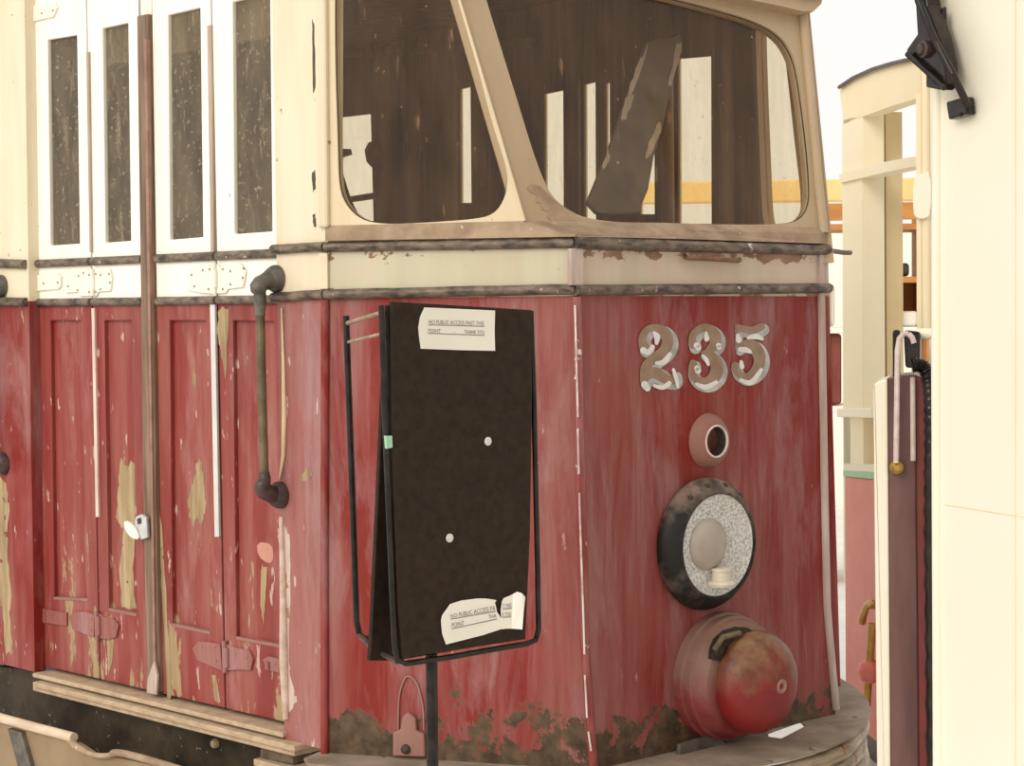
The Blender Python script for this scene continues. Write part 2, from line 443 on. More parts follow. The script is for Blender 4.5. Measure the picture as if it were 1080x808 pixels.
# rails: half round mouldings
def rail(pl, p, q, hw, name='belt_rail', mat='rail', d=.004, ext=0):
    a, b = pl.off(d).at(*p), pl.off(d).at(*q)
    rr = hw * ((a + b) / 2 - CAM).dot(FWD) / F
    n = 10; pts = []
    for i in range(n + 1):
        t = i / n; w = random.uniform(-.0006, .0006)
        pts.append(a.lerp(b, t) + pl.v * w)
    return tube(name, pts, rr, mat, T, 12, flat_n=pl.n, ratio=1.25)
rail(B, (343, 260.5), (606, 256), 5.6); rail(B, (343, 310.5), (607, 305), 5.6)
rail(C, (605, 256), (872, 263.5), 6.5); rail(C, (606, 306), (874, 304), 5.6)
# corner beads
def bead(pl, pts, hw, mat, name='corner_bead', d=.003):
    q = [pl.off(d).at(*p) for p in pts]; rr = hw * (q[0] - CAM).dot(FWD) / F
    return tube(name, q, rr, mat, T, 10)
bead(C, [(608, 313), (612, 500), (617, 680), (625.5, 806), (627, 830)], 5, 'bead')
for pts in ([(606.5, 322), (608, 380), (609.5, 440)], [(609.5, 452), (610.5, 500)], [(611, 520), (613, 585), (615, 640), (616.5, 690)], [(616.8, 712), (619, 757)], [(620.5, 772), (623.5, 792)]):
    tube('bead_line', [C.off(.012).at(*p) for p in pts], .0021, simple('bead_white', (.60, .42, .38), (.82, .74, .68), .5, 1.0, (40, 40, 26), lo=.42, hi=.55), T, 8)  # thin pale lines laid along the corner bead
bead(C, [(866, 309), (869, 500), (872, 640), (881.5, 748)], 4.5, 'strip', 'corner_strip')
bead(B, [(343, 316), (342, 600), (342.5, 810)], 4.5, 'red_trim')
for pl, pts in ((C, [(599, 262), (612, 262), (612, 301), (599, 301)]),):
    plate('corner_cover', C, pl.pp(pts), t=.012, off=.010, mat='strip', parent=T, b=.002)
plate('corner_cover', C, C.pp([(861.5, 268), (870, 268), (870, 300), (861.5, 300)]), t=.012, off=.010, mat='strip', parent=T, b=.002)
plate('corner_cover', B, B.pp([(338, 267), (347, 267), (347.5, 305), (338.5, 305)]), t=.012, off=.010, mat='cream', parent=T, b=.002)
# rusted handle bar and hook on the belt
q = C.off(.018)
hb = tube('belt_handle', [C.at(722, 270), q.at(724, 272), q.at(750, 273), q.at(778, 275), C.at(780, 274)], .0055, simple('rust_bar', (.16, .08, .04), (.25, .13, .07), .8), T, 10)
e = C.off(.0).at(872, 264)
tube('hook', [C.at(866, 264), C.at(880, 265), C.at(890, 266.5), C.at(897, 266.5)], .006, 'rail', T, 10)

# ---- sill moulding between windscreens and belt
Bl, Cl = B.off(.016), C.off(.016)
g = G()
up_ = [Bu.at(343, 238), Bu.at(553, 233), Cu.at(700, 235), Cu.at(868, 240)]
um_ = [Bu.off(.008).at(343, 243), Bu.off(.010).at(575, 240), Cu.off(.03).at(720, 243), Cu.off(.012).at(870, 246)]
lo_ = [Bl.at(343, 254), Bl.at(605, 249.5), Cl.at(720, 252), Cl.at(871, 257)]
ins = [p + (-A.n if i == 0 else axis_in * .12) * (.1 if i == 0 else 1) for i, p in enumerate(up_)]
bot = [p + (-B.n if i == 0 else axis_in * .06) * (.05 if i == 0 else 1) for i, p in enumerate(lo_)]
rows = [ins, up_, um_, lo_, bot]
g.add([p for rw in rows for p in rw], [(i * 4 + k, i * 4 + k + 1, (i + 1) * 4 + k + 1, (i + 1) * 4 + k) for i in range(4) for k in range(3)])
g.done('windscreen_sill', 'dust', T)

# ---- windscreens
ctr1, ctr2 = Cu.at(846, 17), Cu.at(868, 245)
bw = smooth2([(353, -30), (353, 60), (356, 150), (357, 196), (364, 216), (380, 232), (404, 236.5), (440, 235.5), (505, 231), (522, 225), (531, 212), (536, 195), (534, 175), (519, 130), (501, 60), (484, 0), (474, -36), (460, -44), (372, -44), (357, -42)], 2)
cw = smooth2([(500, -46), (513, 0), (522, 30), (545, 104), (562, 160), (574, 192), (583, 208), (597, 220), (616, 230), (660, 235.5), (740, 236.5), (825, 237), (845, 232), (854, 219), (856, 200), (852, 150), (843, 82), (836, 56), (822, 36), (796, 22), (760, 11), (715, -1), (640, -19), (560, -38), (515, -50)], 2)
Bh = Bu.pp(bw); Ch = Cu.pp(cw)
sl_b = extz(st, sl, zBelt)
ob = [ab_top, extz(st, sl, ZT), sl_b, belt_top(ab1, ab2)]
plate('windscreen_frame', Bu, ob, [Bh], t=.03, mat='cream_b', parent=T, off=.0)
def leanline(z): return extz(ctr1, ctr2, z)
oc = [extz(st, sl, ZT), leanline(ZT), leanline(zBelt - .03), extz(st, sl, zBelt - .03)]
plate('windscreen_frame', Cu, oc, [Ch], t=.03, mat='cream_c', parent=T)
B2u = Pl(ctr2, (b2t(2) - ctr2).cross(ctr1 - ctr2), b2t(2) - ctr2)
B2h = []
for p in Bh:
    q = mir(p); nrm = B2u.n
    t_ = (B2u.O - q).dot(nrm) / axis_in.dot(nrm) if False else None
    q = q - nrm * (q - B2u.O).dot(nrm); B2h.append(q)
b2far = V((mB[0].x, mB[0].y, 0)); 
def onB2u(p): return p - B2u.n * (p - B2u.O).dot(B2u.n)
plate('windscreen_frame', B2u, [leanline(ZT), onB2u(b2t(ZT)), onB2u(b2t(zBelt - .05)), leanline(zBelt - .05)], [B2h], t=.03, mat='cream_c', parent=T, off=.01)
# glass and the rubber seal
plate('windscreen_glass', Bu, Bh, t=.004, off=-.016, mat='glass', parent=T)
plate('windscreen_glass', Cu, Ch, t=.004, off=-.016, mat='glass', parent=T)
plate('windscreen_glass', B2u, B2h, t=.004, off=-.004, mat='farglass', parent=T)
tube('window_seal', [Bu.to3(*Bu.to2(p), -.008) for p in Bh], .002, 'hole', T, 8, closed=True)
tube('window_seal', [Cu.to3(*Cu.to2(p), -.008) for p in Ch], .002, 'hole', T, 8, closed=True)
# raised seam of the slanted pillar and the right edge strip
tube('pillar_seam', [Bu.off(.004).at(484.5, -60), Bu.off(.004).at(484.5, 0), Bu.off(.004).at(519, 116), Bu.off(.004).at(553, 233)], .0035, 'cream_b', T, 8)
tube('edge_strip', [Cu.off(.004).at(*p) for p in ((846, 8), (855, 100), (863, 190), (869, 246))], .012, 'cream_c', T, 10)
# bare brown patch at the pillar foot
pp = Cu.pp([(560, 194), (570, 197), (583, 210), (600, 222), (613, 231), (606, 234), (582, 234), (577, 229), (579, 224), (571, 221), (570, 215), (565, 213), (566, 206), (559, 203), (555, 198)])
plate('peeled_patch', Cu, pp, t=.001, off=.0012, mat='dust', parent=T)
# cornice over the windscreens
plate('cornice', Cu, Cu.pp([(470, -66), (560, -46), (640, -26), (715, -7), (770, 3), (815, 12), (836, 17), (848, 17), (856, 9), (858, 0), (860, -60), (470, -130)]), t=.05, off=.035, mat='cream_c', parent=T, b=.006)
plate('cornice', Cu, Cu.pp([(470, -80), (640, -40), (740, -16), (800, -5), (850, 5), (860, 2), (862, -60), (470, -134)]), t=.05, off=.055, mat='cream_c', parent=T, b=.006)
plate('post_cover', Bu, Bu.pp([(331, -90), (343, -90), (346, 0), (348, 240), (336, 240), (333, 0)]), t=.02, off=.012, mat='cream', parent=T, b=.006)

for poly in ([(330.5, 20), (332.5, 30), (333, 60), (333.5, 92), (331.5, 98), (331, 60)], [(330, 182), (333.5, 180), (334, 198), (331, 202)], [(331, 228), (333.5, 226), (334.5, 238), (332, 240)]):
    plate('paint_gap', A, A.pp(jag([(x - .8, y) for x, y in poly], .7, 4)), t=.001, off=.0012, mat='peelboard', parent=T)
# ---- side body: pillar right of the doors, body panel left of them
zsp = D.at(160, 318).z
def side_piece(xt, yt, xb, yb):  return A.at(xt, yt), A.at(xb, yb)
r1, r2 = side_piece(287, 0, 300, 762)
zA = A.at(315, 314).z
plate('side_panel', A, [extz(r1, r2, ZT), ab_top, extz(ab1, ab2, zA), extz(r1, r2, zA)], t=.05, mat='cream', parent=T)
plate('side_panel', A, [extz(r1, r2, zA), extz(ab1, ab2, zA), ab_bot, extz(r1, r2, ZB)], t=.05, mat='red_side', parent=T)
l1, l2 = side_piece(26, 18, 36.5, 700)
back = 1.6
bt = lambda z: extz(l1, l2, z) + dA * back
zl = A.at(13, 318).z
plate('side_panel', A, [bt(ZT), extz(l1, l2, ZT), extz(l1, l2, zl), bt(zl)], t=.035, mat='cream', parent=T)
plate('side_panel', A, [bt(zl), extz(l1, l2, zl), extz(l1, l2, .655), bt(.655)], t=.035, mat='red_left', parent=T)
rail(A, (-60, 275), (27, 279), 4.8); rail(A, (-60, 317), (28, 318.5), 4.5)
rail(A, (288.5, 263), (343, 260.5), 5.2); rail(A, (288.5, 313.5), (343, 310.5), 5.2)
# pale tapered tubes along the door jamb edge, raw wood below
tube('jamb_edge', [A.off(.003).at(*p) for p in ((297, 325), (299, 380), (300, 440), (299, 480), (295, 505))], [.002, .004, .006, .005, .002], simple('jamb_pale', (.70, .52, .30), (.80, .62, .40), .8), T, 8)
tube('jamb_edge', [A.off(.002).at(*p) for p in ((297, 545), (299, 620), (300, 700), (302, 758))], [.006, .009, .012, .008], simple('raw_wood_low', (.50, .34, .24), (.66, .50, .42), .8, 30), T, 8)
# header above doors
h1 = D.at(24, 18)
# ---- folding doors
bl = [((24, 18), (36, 698)), ((91.5, 30), (105, 700)), ((147, 37), (160, 715)), ((160, 41), (171, 725)), ((223, 22), (237.5, 743)), ((299, 0), (312, 765))]
lines = [tuple(D.at(*p) for p in q) for q in bl]
wins = [[(50, 42), (81, 37), (84, 257), (53, 259)], [(108, 30), (135, 24), (138, 254), (111, 256)], [(177, 16), (211, 8), (214, 250), (179, 253)], [(245, 2), (284.5, -7), (287, 244), (247, 247)]]
pans = [[(53, 338), (85, 338), (93, 633), (57, 631)], [(110, 338), (138.5, 338), (144.5, 649), (115, 643)], [(179, 338), (217, 338), (222, 668), (182, 659)], [(245.5, 338), (289, 339), (297, 682), (249, 673)]]
M['door'] = door_paint('door_paint', zsp)
zd0, zd1 = .665, 2.56
leafs = []
for i, (a, b) in enumerate(((0, 1), (1, 2), (3, 4), (4, 5))):
    la, lb = lines[a], lines[b]
    gap = dA * .0035
    outer = [extz(*la, zd1) - gap, extz(*lb, zd1) + gap, extz(*lb, zd0) + gap, extz(*la, zd0) - gap]
    lf = plate('door', D, outer, [D.pp(wins[i]), D.pp(pans[i])], t=.013, mat='door', parent=T, b=.0025)
    leafs.append(lf)
    cp = D.pp(pans[i]); cc = sum(cp, V()) / 4
    plate('door_panel', D, [cc + (p - cc) * 1.04 for p in cp], t=.012, off=-.0115, mat='door', parent=lf)
    wp = D.pp(wins[i]); wc = sum(wp, V()) / 4
    plate('window_pane', D, [wc + (p - wc) * 1.01 for p in wp], t=.003, off=-.009, mat='doorglass', parent=lf)
    # rails
    for (yl, yr, hw) in ((278.8, 267.5, 4.6), (319.5, 316, 4.4)):
        xa = bl[a][0][0] + (bl[a][1][0] - bl[a][0][0]) * (yl - bl[a][0][1]) / (bl[a][1][1] - bl[a][0][1]) + 1.5
        xb = bl[b][0][0] + (bl[b][1][0] - bl[b][0][0]) * (yl - bl[b][0][1]) / (bl[b][1][1] - bl[b][0][1]) - 1.5
        if i == 3: xb = 300
        fy = lambda x: yl + (yr - yl) * (x - 30) / 257
        a3, b3 = D.off(.004).at(xa, fy(xa)), D.off(.004).at(xb, fy(xb))
        o = tube('door_rail', [a3, a3.lerp(b3, .5), b3], hw * 4.5 / F, 'rail', lf, 12)
    # ledge under the recessed panel
    pb = pans[i]; a3, b3 = D.at(*pb[3]), D.at(*pb[2])
    bev(G().box((a3 + b3) / 2 - D.n * .006, (b3 - a3) / 2, D.n * .008, ZUP * .004).done('panel_ledge', 'red_dust', lf), .002)
# meeting post between the pairs of doors
c1, c2 = D.at(148.5, 40), D.at(158, 727); c3, c4 = D.at(160, 40), D.at(172, 731)
plate('meeting_post', D, [extz(c1, c2, 2.345), extz(c3, c4, 2.345), extz(c3, c4, .67), extz(c1, c2, .67)], t=.05, off=.012, mat='woodpost', parent=T, b=.004)
plate('meeting_stile', D, [extz(c1, c2, 2.56), extz(c3, c4, 2.56), extz(c3, c4, 2.3445), extz(c1, c2, 2.3445)], t=.02, off=-.001, mat='white', parent=T)
plate('meeting_seal', D, [D.at(157.5, 42), D.at(160.5, 42), D.at(170, 722), D.at(168, 722)], t=.01, off=.017, mat=simple('red_seal', (.24, .13, .09), (.36, .20, .15), .6), parent=T)
cvm = simple('brown_cover', (.36, .26, .19), (.52, .40, .31), .6, 1.0, (20, 20, 4))
plate('joint_cover', D, D.pp([(220.5, 27), (224.5, 27), (227.5, 266), (224.5, 266)]), t=.006, off=.006, mat=cvm, parent=leafs[2])
plate('joint_cover', D, D.pp([(93, 55), (95.5, 55), (98.5, 266), (96.5, 266)]), t=.006, off=.006, mat=cvm, parent=leafs[0])
# bare wood where the red has flaked off
baremat = simple('bare_wood', (.27, .18, .09), (.48, .35, .19), .8, 1.0, (60, 60, 5), specks=(.20, .05, .04), speck_t=.66, speck_scale=30)
for li, offp, poly, am in ((1, -.0112, [(124, 482), (130, 492), (138, 486), (141, 520), (140, 560), (136, 600), (140, 642), (124, 642), (122, 600), (126, 560), (119, 545), (121, 510)], 1.6),
                      (2, -.0112, [(207, 482), (212, 500), (213, 540), (209, 552), (204, 546), (201, 560), (196, 545), (194, 525), (201, 510), (203, 490)], 1.8),
                      (2, -.0112, [(200, 385), (204, 398), (202, 410), (199, 402)], 1.2),
                      (3, .0004, [(231, 325), (241, 325), (241, 345), (238, 400), (233, 372), (229, 350)], 1.2),
                      (3, -.0112, [(272, 595), (277, 600), (276, 640), (274, 666), (271, 640)], 1.2),
                      (2, .0004, [(166, 520), (171, 560), (176, 640), (181, 735), (177, 738), (172, 640), (168, 580)], 1.0),
                      (1, .0004, [(113, 676), (120, 676), (118, 700), (115, 712)], 1.0),
                      (2, .0004, [(224, 712), (228, 712), (233, 742), (227, 741)], 1.0)):
    plate('bare_patch', D, D.pp(jag(poly, am)), t=.0006, off=offp + .0004, mat=baremat, parent=leafs[li])
for pl_, poly, mt_, am in ((A, [(-8, 500), (6, 508), (10, 540), (7, 580), (13, 625), (10, 655), (14, 690), (6, 690), (2, 640), (-8, 600)], baremat, 1.5),
                      (A, [(298, 548), (305, 565), (307, 620), (304, 690), (308, 722), (313, 740), (307, 752), (300, 757), (299, 660)], simple('chalky_undercoat', (.50, .32, .27), (.64, .50, .44), .8, 1.0, (30, 30, 7), specks=(.36, .2, .1), speck_t=.62, speck_scale=30), 1.6),
                      (A, [(318, 500), (326, 492), (330, 499), (325, 508), (317, 508)], baremat, .8)):
    plate('bare_patch', pl_, pl_.pp(jag(poly, am)), t=.0006, off=.0006, mat=mt_, parent=T)
plate('pale_spot', D, D.pp(smooth2([(267, 572), (283, 574), (285, 590), (280, 596), (268, 587)], 1)), t=.0006, off=-.0108, mat=simple('pink_undercoat', (.55, .24, .18), (.60, .30, .22), .8), parent=leafs[3])
# latch of bright steel
dl = plate('door_latch', D, D.pp([(151, 549), (152, 544), (158, 541), (163, 545), (164.5, 566), (158, 568), (152, 562)]), t=.010, off=.026, mat='steel', parent=T, b=.002)
plate('latch_tongue', D, D.pp(smooth2([(141, 549), (146, 548), (154, 556), (158, 568), (149, 566), (143, 558)], 1)), t=.004, off=.031, mat='paper', parent=dl)
plate('latch_slot', D, D.pp([(154, 546), (158, 545), (158.5, 551), (154.5, 552)]), t=.001, off=.0268, mat='hole', parent=dl)
plate('door_tongue', D, D.pp([(163, 715), (168, 700), (170, 695), (173, 712), (172, 731), (162, 729)]), t=.006, off=.021, mat='strip', parent=T)
# pale covers over the folding joints
plate('joint_cover', D, D.pp([(98.5, 325), (101.5, 325), (106, 545), (103, 545)]), t=.006, off=.006, mat=simple('pale_cover', (.62, .46, .38), (.86, .72, .60), .6, 1.0, (20, 20, 4)), parent=leafs[0])
plate('joint_cover', D, D.pp([(223.5, 320), (228.5, 320), (233, 566), (228.5, 566)]), t=.006, off=.006, mat='peg', parent=leafs[2])
# hinges
def hinge(px, mat, par, knuckle, rivets):
    o = plate('hinge', D, D.pp(px), t=.006, off=.006, mat=mat, parent=par, b=.0015)
    (x0, y0), (x1, y1) = knuckle
    tube('hinge_knuckle', [D.off(.008).at(x0, y0), D.off(.008).at(x1, y1)], .0065, mat, o, 10)
    for rx, ry in rivets:
        lathe('rivet', D.off(.006).at(rx, ry), D.n, [(.0032, 0), (.0028, .0014), (.0005, .002)], simple('rusty_rivet', (.30, .18, .10), (.40, .25, .15), .7) if mat == 'white' else 'red_dust', o, 10)
wh = 'white'
if 'rusty_rivet' not in bpy.data.materials: pass
hinge([(69, 287), (93, 284), (97, 286), (97, 312), (86, 312), (84, 308), (71, 309)], wh, leafs[0], ((97.5, 284), (98, 312)), [(83, 291), (88, 288), (94, 290), (94, 308), (82, 306), (72, 302)])
hinge([(98, 286), (104, 284), (118, 284), (120, 294), (118, 307), (105, 308), (104, 312), (98, 312)], wh, leafs[1], ((98, 292), (98.3, 306)), [(101, 289), (106, 290), (106, 305), (101, 308), (115, 289), (116, 298)])
hinge([(197, 290), (204, 283), (222, 280), (225, 282), (226, 310), (213, 309), (199, 306)], wh, leafs[2], ((226, 278), (226.5, 310)), [(202, 290), (214, 285), (221, 284), (220, 305), (205, 302)])
hinge([(227, 280), (232, 279), (234, 282), (256, 278), (261, 287), (258, 303), (242, 305), (240, 309), (228, 310)], wh, leafs[3], ((227, 285), (227.3, 303)), [(235, 284), (243, 286), (257, 283), (256, 293), (243, 300), (235, 305)])
hinge([(31, 291), (63, 288), (66, 292), (66, 302), (63, 305), (31, 308)], wh, leafs[0], ((30, 292), (30.4, 308)), [(36, 301), (46, 299), (61, 298)])
hinge([(26, 8), (60, 2), (62, 8), (58, 18), (27, 25)], wh, leafs[0], ((25.5, 8), (26, 26)), [(32, 17), (44, 14), (56, 11)])
RM = red_paint('hinge_red', .75, red=(.24, .03, .022), dusty=.12)
hinge([(75, 650), (80, 645), (92, 645), (101, 648), (101, 672), (90, 668), (78, 663)], RM, leafs[0], ((102, 645), (103, 675)), [(83, 650), (96, 653), (96, 664)])
hinge([(105, 646), (112, 651), (121, 652), (127, 659), (124, 672), (116, 674), (105, 673)], RM, leafs[1], ((104, 650), (104.5, 670)), [(112, 656), (119, 662)])
hinge([(205, 684), (211, 676), (222, 677), (234, 679), (236, 707), (226, 703), (210, 696)], RM, leafs[2], ((236.5, 676), (237.5, 709)), [(213, 682), (226, 683), (228, 697)])
hinge([(240, 679), (250, 683), (264, 685), (269, 695), (266, 707), (254, 706), (240, 707)], RM, leafs[3], ((239, 683), (239.5, 704)), [(248, 690), (260, 694)])
hinge([(279, 695), (285, 692), (298, 695), (299, 710), (283, 706)], RM, leafs[3], ((282, 698), (282.5, 706)), [(290, 700)])
hinge([(38, 640), (72, 646), (72, 660), (38, 655)], RM, leafs[0], ((37, 640), (37.5, 656)), [(50, 648), (66, 651)])

# ---- sill, step and black valance under the doors
sillm = simple('dusty_ledge', (.42, .30, .19), (.56, .42, .28), .95, 1.0, (30, 30, 60), specks=(.30, .2, .13), speck_t=.68)
ZS = .655
inner = [D.off(-.02).at(34, 699), D.off(-.02).at(302, 760)]
for k, (off, dz, th) in enumerate(((.012, 0, .012), (.028, -.018, .014), (.018, -.034, .012))):
    aa, bb = A.off(off).at(34, 707), A.off(off).at(300 + (10 if k else -2), 769 + (3 if k else 0))
    za = ZS + dz
    i0, i1 = inner[0].copy(), inner[1].copy()
    poly = [V((p.x, p.y, za)) for p in (aa, bb, bb - A.n * .13, aa - A.n * .13)]
    bev(G().prism(poly, V((0, 0, -th))).done('door_sill', sillm, T), .003)
E_ = A.off(-.045)
plate('step_valance', E_, E_.pp([(-40, 700), (30, 706), (312, 772), (312, 900), (-40, 860)]), t=.02, mat='blackrusty', parent=T)
lathe('bolt', E_.at(228, 784), A.n, [(.012, 0), (.012, .005), (.009, .011), (.003, .014)], 'dust', T, 20)
plate('sill_block', A, A.pp([(274, 778), (306, 786), (309, 806), (274, 800)]), t=.06, off=.0, mat=simple('rotten_block', (.07, .05, .03), (.18, .12, .08), .8, 30), parent=T, b=.003)
plate('sill_block', A, A.pp([(272, 799), (308, 808), (306, 816), (272, 806)]), t=.06, off=.014, mat=sillm, parent=T, b=.003)
S_ = A.off(.10)
stepp = thing  # folding step edge, part of the tram
rim = [S_.at(*p) for p in ((-40, 744), (0, 757), (40, 768), (78, 778))]
so = tube('step_rim', catmull(rim, 5), .0125, simple('bleached_rim', (.62, .47, .33), (.78, .62, .46), .8, 1.0, (10, 10, 60)), T, 12)
tube('step_rim', catmull([S_.at(*p) for p in ((72, 779), (82, 788), (98, 796), (114, 797), (122, 794), (140, 797), (185, 810), (240, 828))], 5), [.009] * 8 + [.007] * 10 + [.009] * 18, 'dust', T, 10)
plate('step_plate', S_, S_.pp([(-40, 750), (0, 762), (40, 773), (80, 785), (100, 798), (120, 800), (180, 812), (240, 832), (240, 900), (-40, 900)]), t=.01, off=-.008, mat=simple('beige_step', (.25, .17, .095), (.33, .23, .13), .8, 6), parent=T)
plate('step_bracket', S_, S_.pp([(10, 768), (24, 772), (46, 850), (32, 850)]), t=.015, off=.006, mat='bracket', parent=T, b=.002)

# ---- handrails
def handrail(pl, top, bar, bot, name='handrail'):
    q = pl.off(.055)
    b = [q.at(*p) for p in bar]
    o = tube(name, b, .0105, 'brass', T, 14)
    for (c, mat, tgt) in ((top, 'bracket', bar[0]), (bot, 'bracketb', bar[-1])):
        base = pl.at(*c)
        br = lathe('bracket', base, pl.n, [(.031, 0), (.031, .008), (.027, .016), (.022, .024), (.012, .030), (.004, .032)], mat, o, 24)
        tube('bracket_arm', catmull([base + pl.n * .014, base.lerp(q.at(*tgt), .5) + pl.n * .03, q.at(*tgt), q.at(*tgt) + (q.at(*bar[0 if tgt == bar[-1] else -1]) - q.at(*tgt)).normalized() * (.05 if c == top else .022)], 6), [.021] * 3 + [.019] * 3 + [.017] * 6 + [.014] * 4 + [.012] * 3, mat, br, 14)
    return o
handrail(A, (292, 294), [(274, 309), (275.5, 380), (277.5, 460), (279, 508)], (296, 522))
handrail(A, (2, 302), [(-22, 318), (-19, 470)], (4, 489))

# ---- fleet number
def stroke(pts, ws, n=8):
    P = catmull([V((p[0], p[1], w)) for p, w in zip(pts, ws)], n); out = []
    Lh, Rh = [], []
    for i, p in enumerate(P):
        a = P[max(i - 1, 0)]; b = P[min(i + 1, len(P) - 1)]
        t = V((b.x - a.x, b.y - a.y)); t = t.normalized() if t.length > 1e-6 else V((1, 0))
        nx = V((-t.y, t.x)) * (p.z / 2)
        Lh.append((p.x + nx.x, p.y + nx.y)); Rh.append((p.x - nx.x, p.y - nx.y))
    return P, Lh, Rh
def num_px(p): return (660 + p[0] / 4.617, 325 + p[1] / 4.617)
def strokes_mesh(g, strokes, off, shift=(0, 0), grow=0):
    pl = C
    for si, (pts, ws) in enumerate(strokes):
        o = off + si * .0002
        P, Lh, Rh = stroke([(p[0] + shift[0], p[1] + shift[1]) for p in pts], [w + grow for w in ws])
        n = len(P)
        v = [pl.off(o).at(*num_px(p)) for p in Lh + Rh]
        g.add(v, [(i, i + 1, n + i + 1, n + i) for i in range(n - 1)])
        for e in (P[0], P[-1]):
            rr = e.z / 2
            ring = [pl.off(o + .00006).at(*num_px((e.x + rr * math.cos(2 * math.pi * k / 20), e.y + rr * math.sin(2 * math.pi * k / 20)))) for k in range(20)]
            g.add(ring, [tuple(range(20))])
DIG = {
 '2': ([([(92, 192), (82, 150), (105, 108), (148, 98), (190, 118), (206, 160), (190, 208), (145, 245), (100, 285), (88, 335)], [58, 44, 40, 44, 56, 64, 60, 56, 52, 44]),
        ([(88, 360), (110, 325), (150, 318), (195, 345), (235, 352), (240, 320)], [40, 56, 62, 56, 44, 30])], (12, 14)),
 '3': ([([(332, 182), (328, 140), (360, 104), (400, 100), (436, 132), (436, 176), (402, 212), (378, 218)], [42, 44, 44, 50, 62, 60, 40, 24]),
        ([(378, 222), (418, 232), (444, 272), (440, 325), (400, 362), (350, 352), (324, 312), (330, 272)], [28, 46, 66, 70, 56, 46, 42, 44])], (8, 14)),
 '5': ([([(548, 96), (580, 104), (620, 110), (662, 92)], [40, 40, 44, 44]),
        ([(545, 110), (543, 150), (545, 185)], [28, 24, 22]),
        ([(548, 200), (585, 172), (632, 188), (654, 240), (640, 300), (592, 336), (548, 318), (534, 282)], [22, 38, 56, 64, 58, 44, 40, 44])], (8, 14)),
}
WHT = {'2': [([(85, 205), (110, 215), (130, 190)], [30, 26, 24]), ([(138, 120), (152, 140), (150, 170)], [16, 30, 18]), ([(150, 268), (185, 262), (215, 225)], [16, 28, 22]), ([(92, 372), (106, 392)], [34, 28]), ([(140, 378), (180, 386), (212, 366)], [16, 24, 22]), ([(232, 300), (246, 345), (254, 385)], [16, 20, 12])],
       '3': [([(345, 182), (352, 192)], [30, 28]), ([(392, 120), (394, 150)], [14, 26]), ([(452, 182), (454, 192)], [26, 24]), ([(376, 232), (392, 252), (402, 275)], [14, 22, 14]), ([(346, 292), (352, 305)], [26, 30]), ([(345, 370), (390, 385), (440, 362)], [16, 26, 20])],
       '5': [([(545, 132), (550, 155)], [18, 30]), ([(595, 145), (630, 138), (665, 150)], [14, 26, 16]), ([(556, 200), (588, 205), (608, 215)], [22, 26, 14]), ([(562, 262), (566, 285)], [18, 24]), ([(560, 350), (610, 362), (660, 300)], [16, 26, 18])]}
for ch, (strk, sh) in DIG.items():
    g = G(); strokes_mesh(g, strk, .0012, sh, 14)
    o = g.done('number_shading', 'numsilver', T)
    g = G(); strokes_mesh(g, strk, .0020, (-2, -2), -7); g.done('number_face', 'numface', o)
    for w_ in WHT[ch]:
        g = G(); strokes_mesh(g, [w_], .0030); g.done('number_highlight', 'numwhite', o)

# ---- round port above the headlamp
pc = C.at(747, 465); nC = C.n
rr = (C.at(770, 465) - C.at(728, 465)).length / 2; rv = (C.at(748, 437) - C.at(748, 493)).length / 2
rp = (rr + rv) / 2
po = lathe('port_flange', pc, nC, [(rp, 0), (rp * .97, .006), (rp * .82, .018), (rp * .60, .026), (rp * .56, .026), (rp * .52, .012), (rp * .5, -.03)], 'red_dust', T)
G().lathe(pc, nC, [(rp * .60, .0262), (rp * .58, .0285), (rp * .535, .0285), (rp * .53, .02)], 40, False).done('port_rim', 'primer', po, True)
G().lathe(pc, nC, [(rp * .54, .0265), (rp * .505, .012), (rp * .485, -.022), (.001, -.024)], 40, False).done('port_hollow', 'hole', po, True)
# ---- headlamp
hc = C.at(741, 573)
R = (C.at(742, 503) - C.at(742, 642)).length / 2
def rim_mat():
    mt, nt, bs = nodes_of('lamp_rim_dusty'); b = NB(nt)
    c = b.mix(b.ramp(b.noise(13, detail=6), .52, .72), (.016, .013, .012), (.13, .10, .08))
    g_ = b.ramp(b.math('ADD', b.z(), b.ramp(b.noise(16, off=(2, 2, 2)), .3, .7, -.06, .06)), hc.z + .03, hc.z + .15)
    c = b.mix(g_, c, b.mix(b.ramp(b.noise(26), .4, .6), (.10, .072, .055), (.27, .19, .14)))
    b.link(c, bs.inputs['Base Color']); bs.inputs['Roughness'].default_value = .5; bs.inputs['Specular IOR Level'].default_value = .3; b.bump(b.noise(30), bs, .4, .003); return mt
hl = lathe('headlamp', hc, nC, [(R * .97, -.002), (R, .006), (R, .016), (R * .96, .028), (R * .86, .046), (R * .80, .052), (R * .765, .050), (R * .755, .040)], rim_mat(), T, 64)
G().lathe(hc, nC, [(R * .765, .048), (R * .74, .046), (R * .55, .0435), (R * .3, .042), (.002, .0415)], 64, False).done('reflector', 'reflector', hl, True)
G().lathe(hc - dC * .030 + ZUP * .004, nC, [(R * .40, .038), (R * .385, .048), (R * .30, .060), (R * .17, .068), (.002, .071)], 40).done('bulb_shade', 'lampcup', hl, True)
bs_ = lathe('bulb_holder', hc + nC * .060 - ZUP * (R * .60) - dC * .004, ZUP, [(.032, 0), (.034, .006), (.030, .011), (.022, .013), (.021, .032), (.024, .034), (.024, .040), (.012, .042)], 'china', hl, 28)
lathe('shade_screw', hc - dC * .062 + nC * .056 + ZUP * .004, nC - dC * .6, [(.007, 0), (.006, .004), (.003, .005)], 'hole', hl, 14)
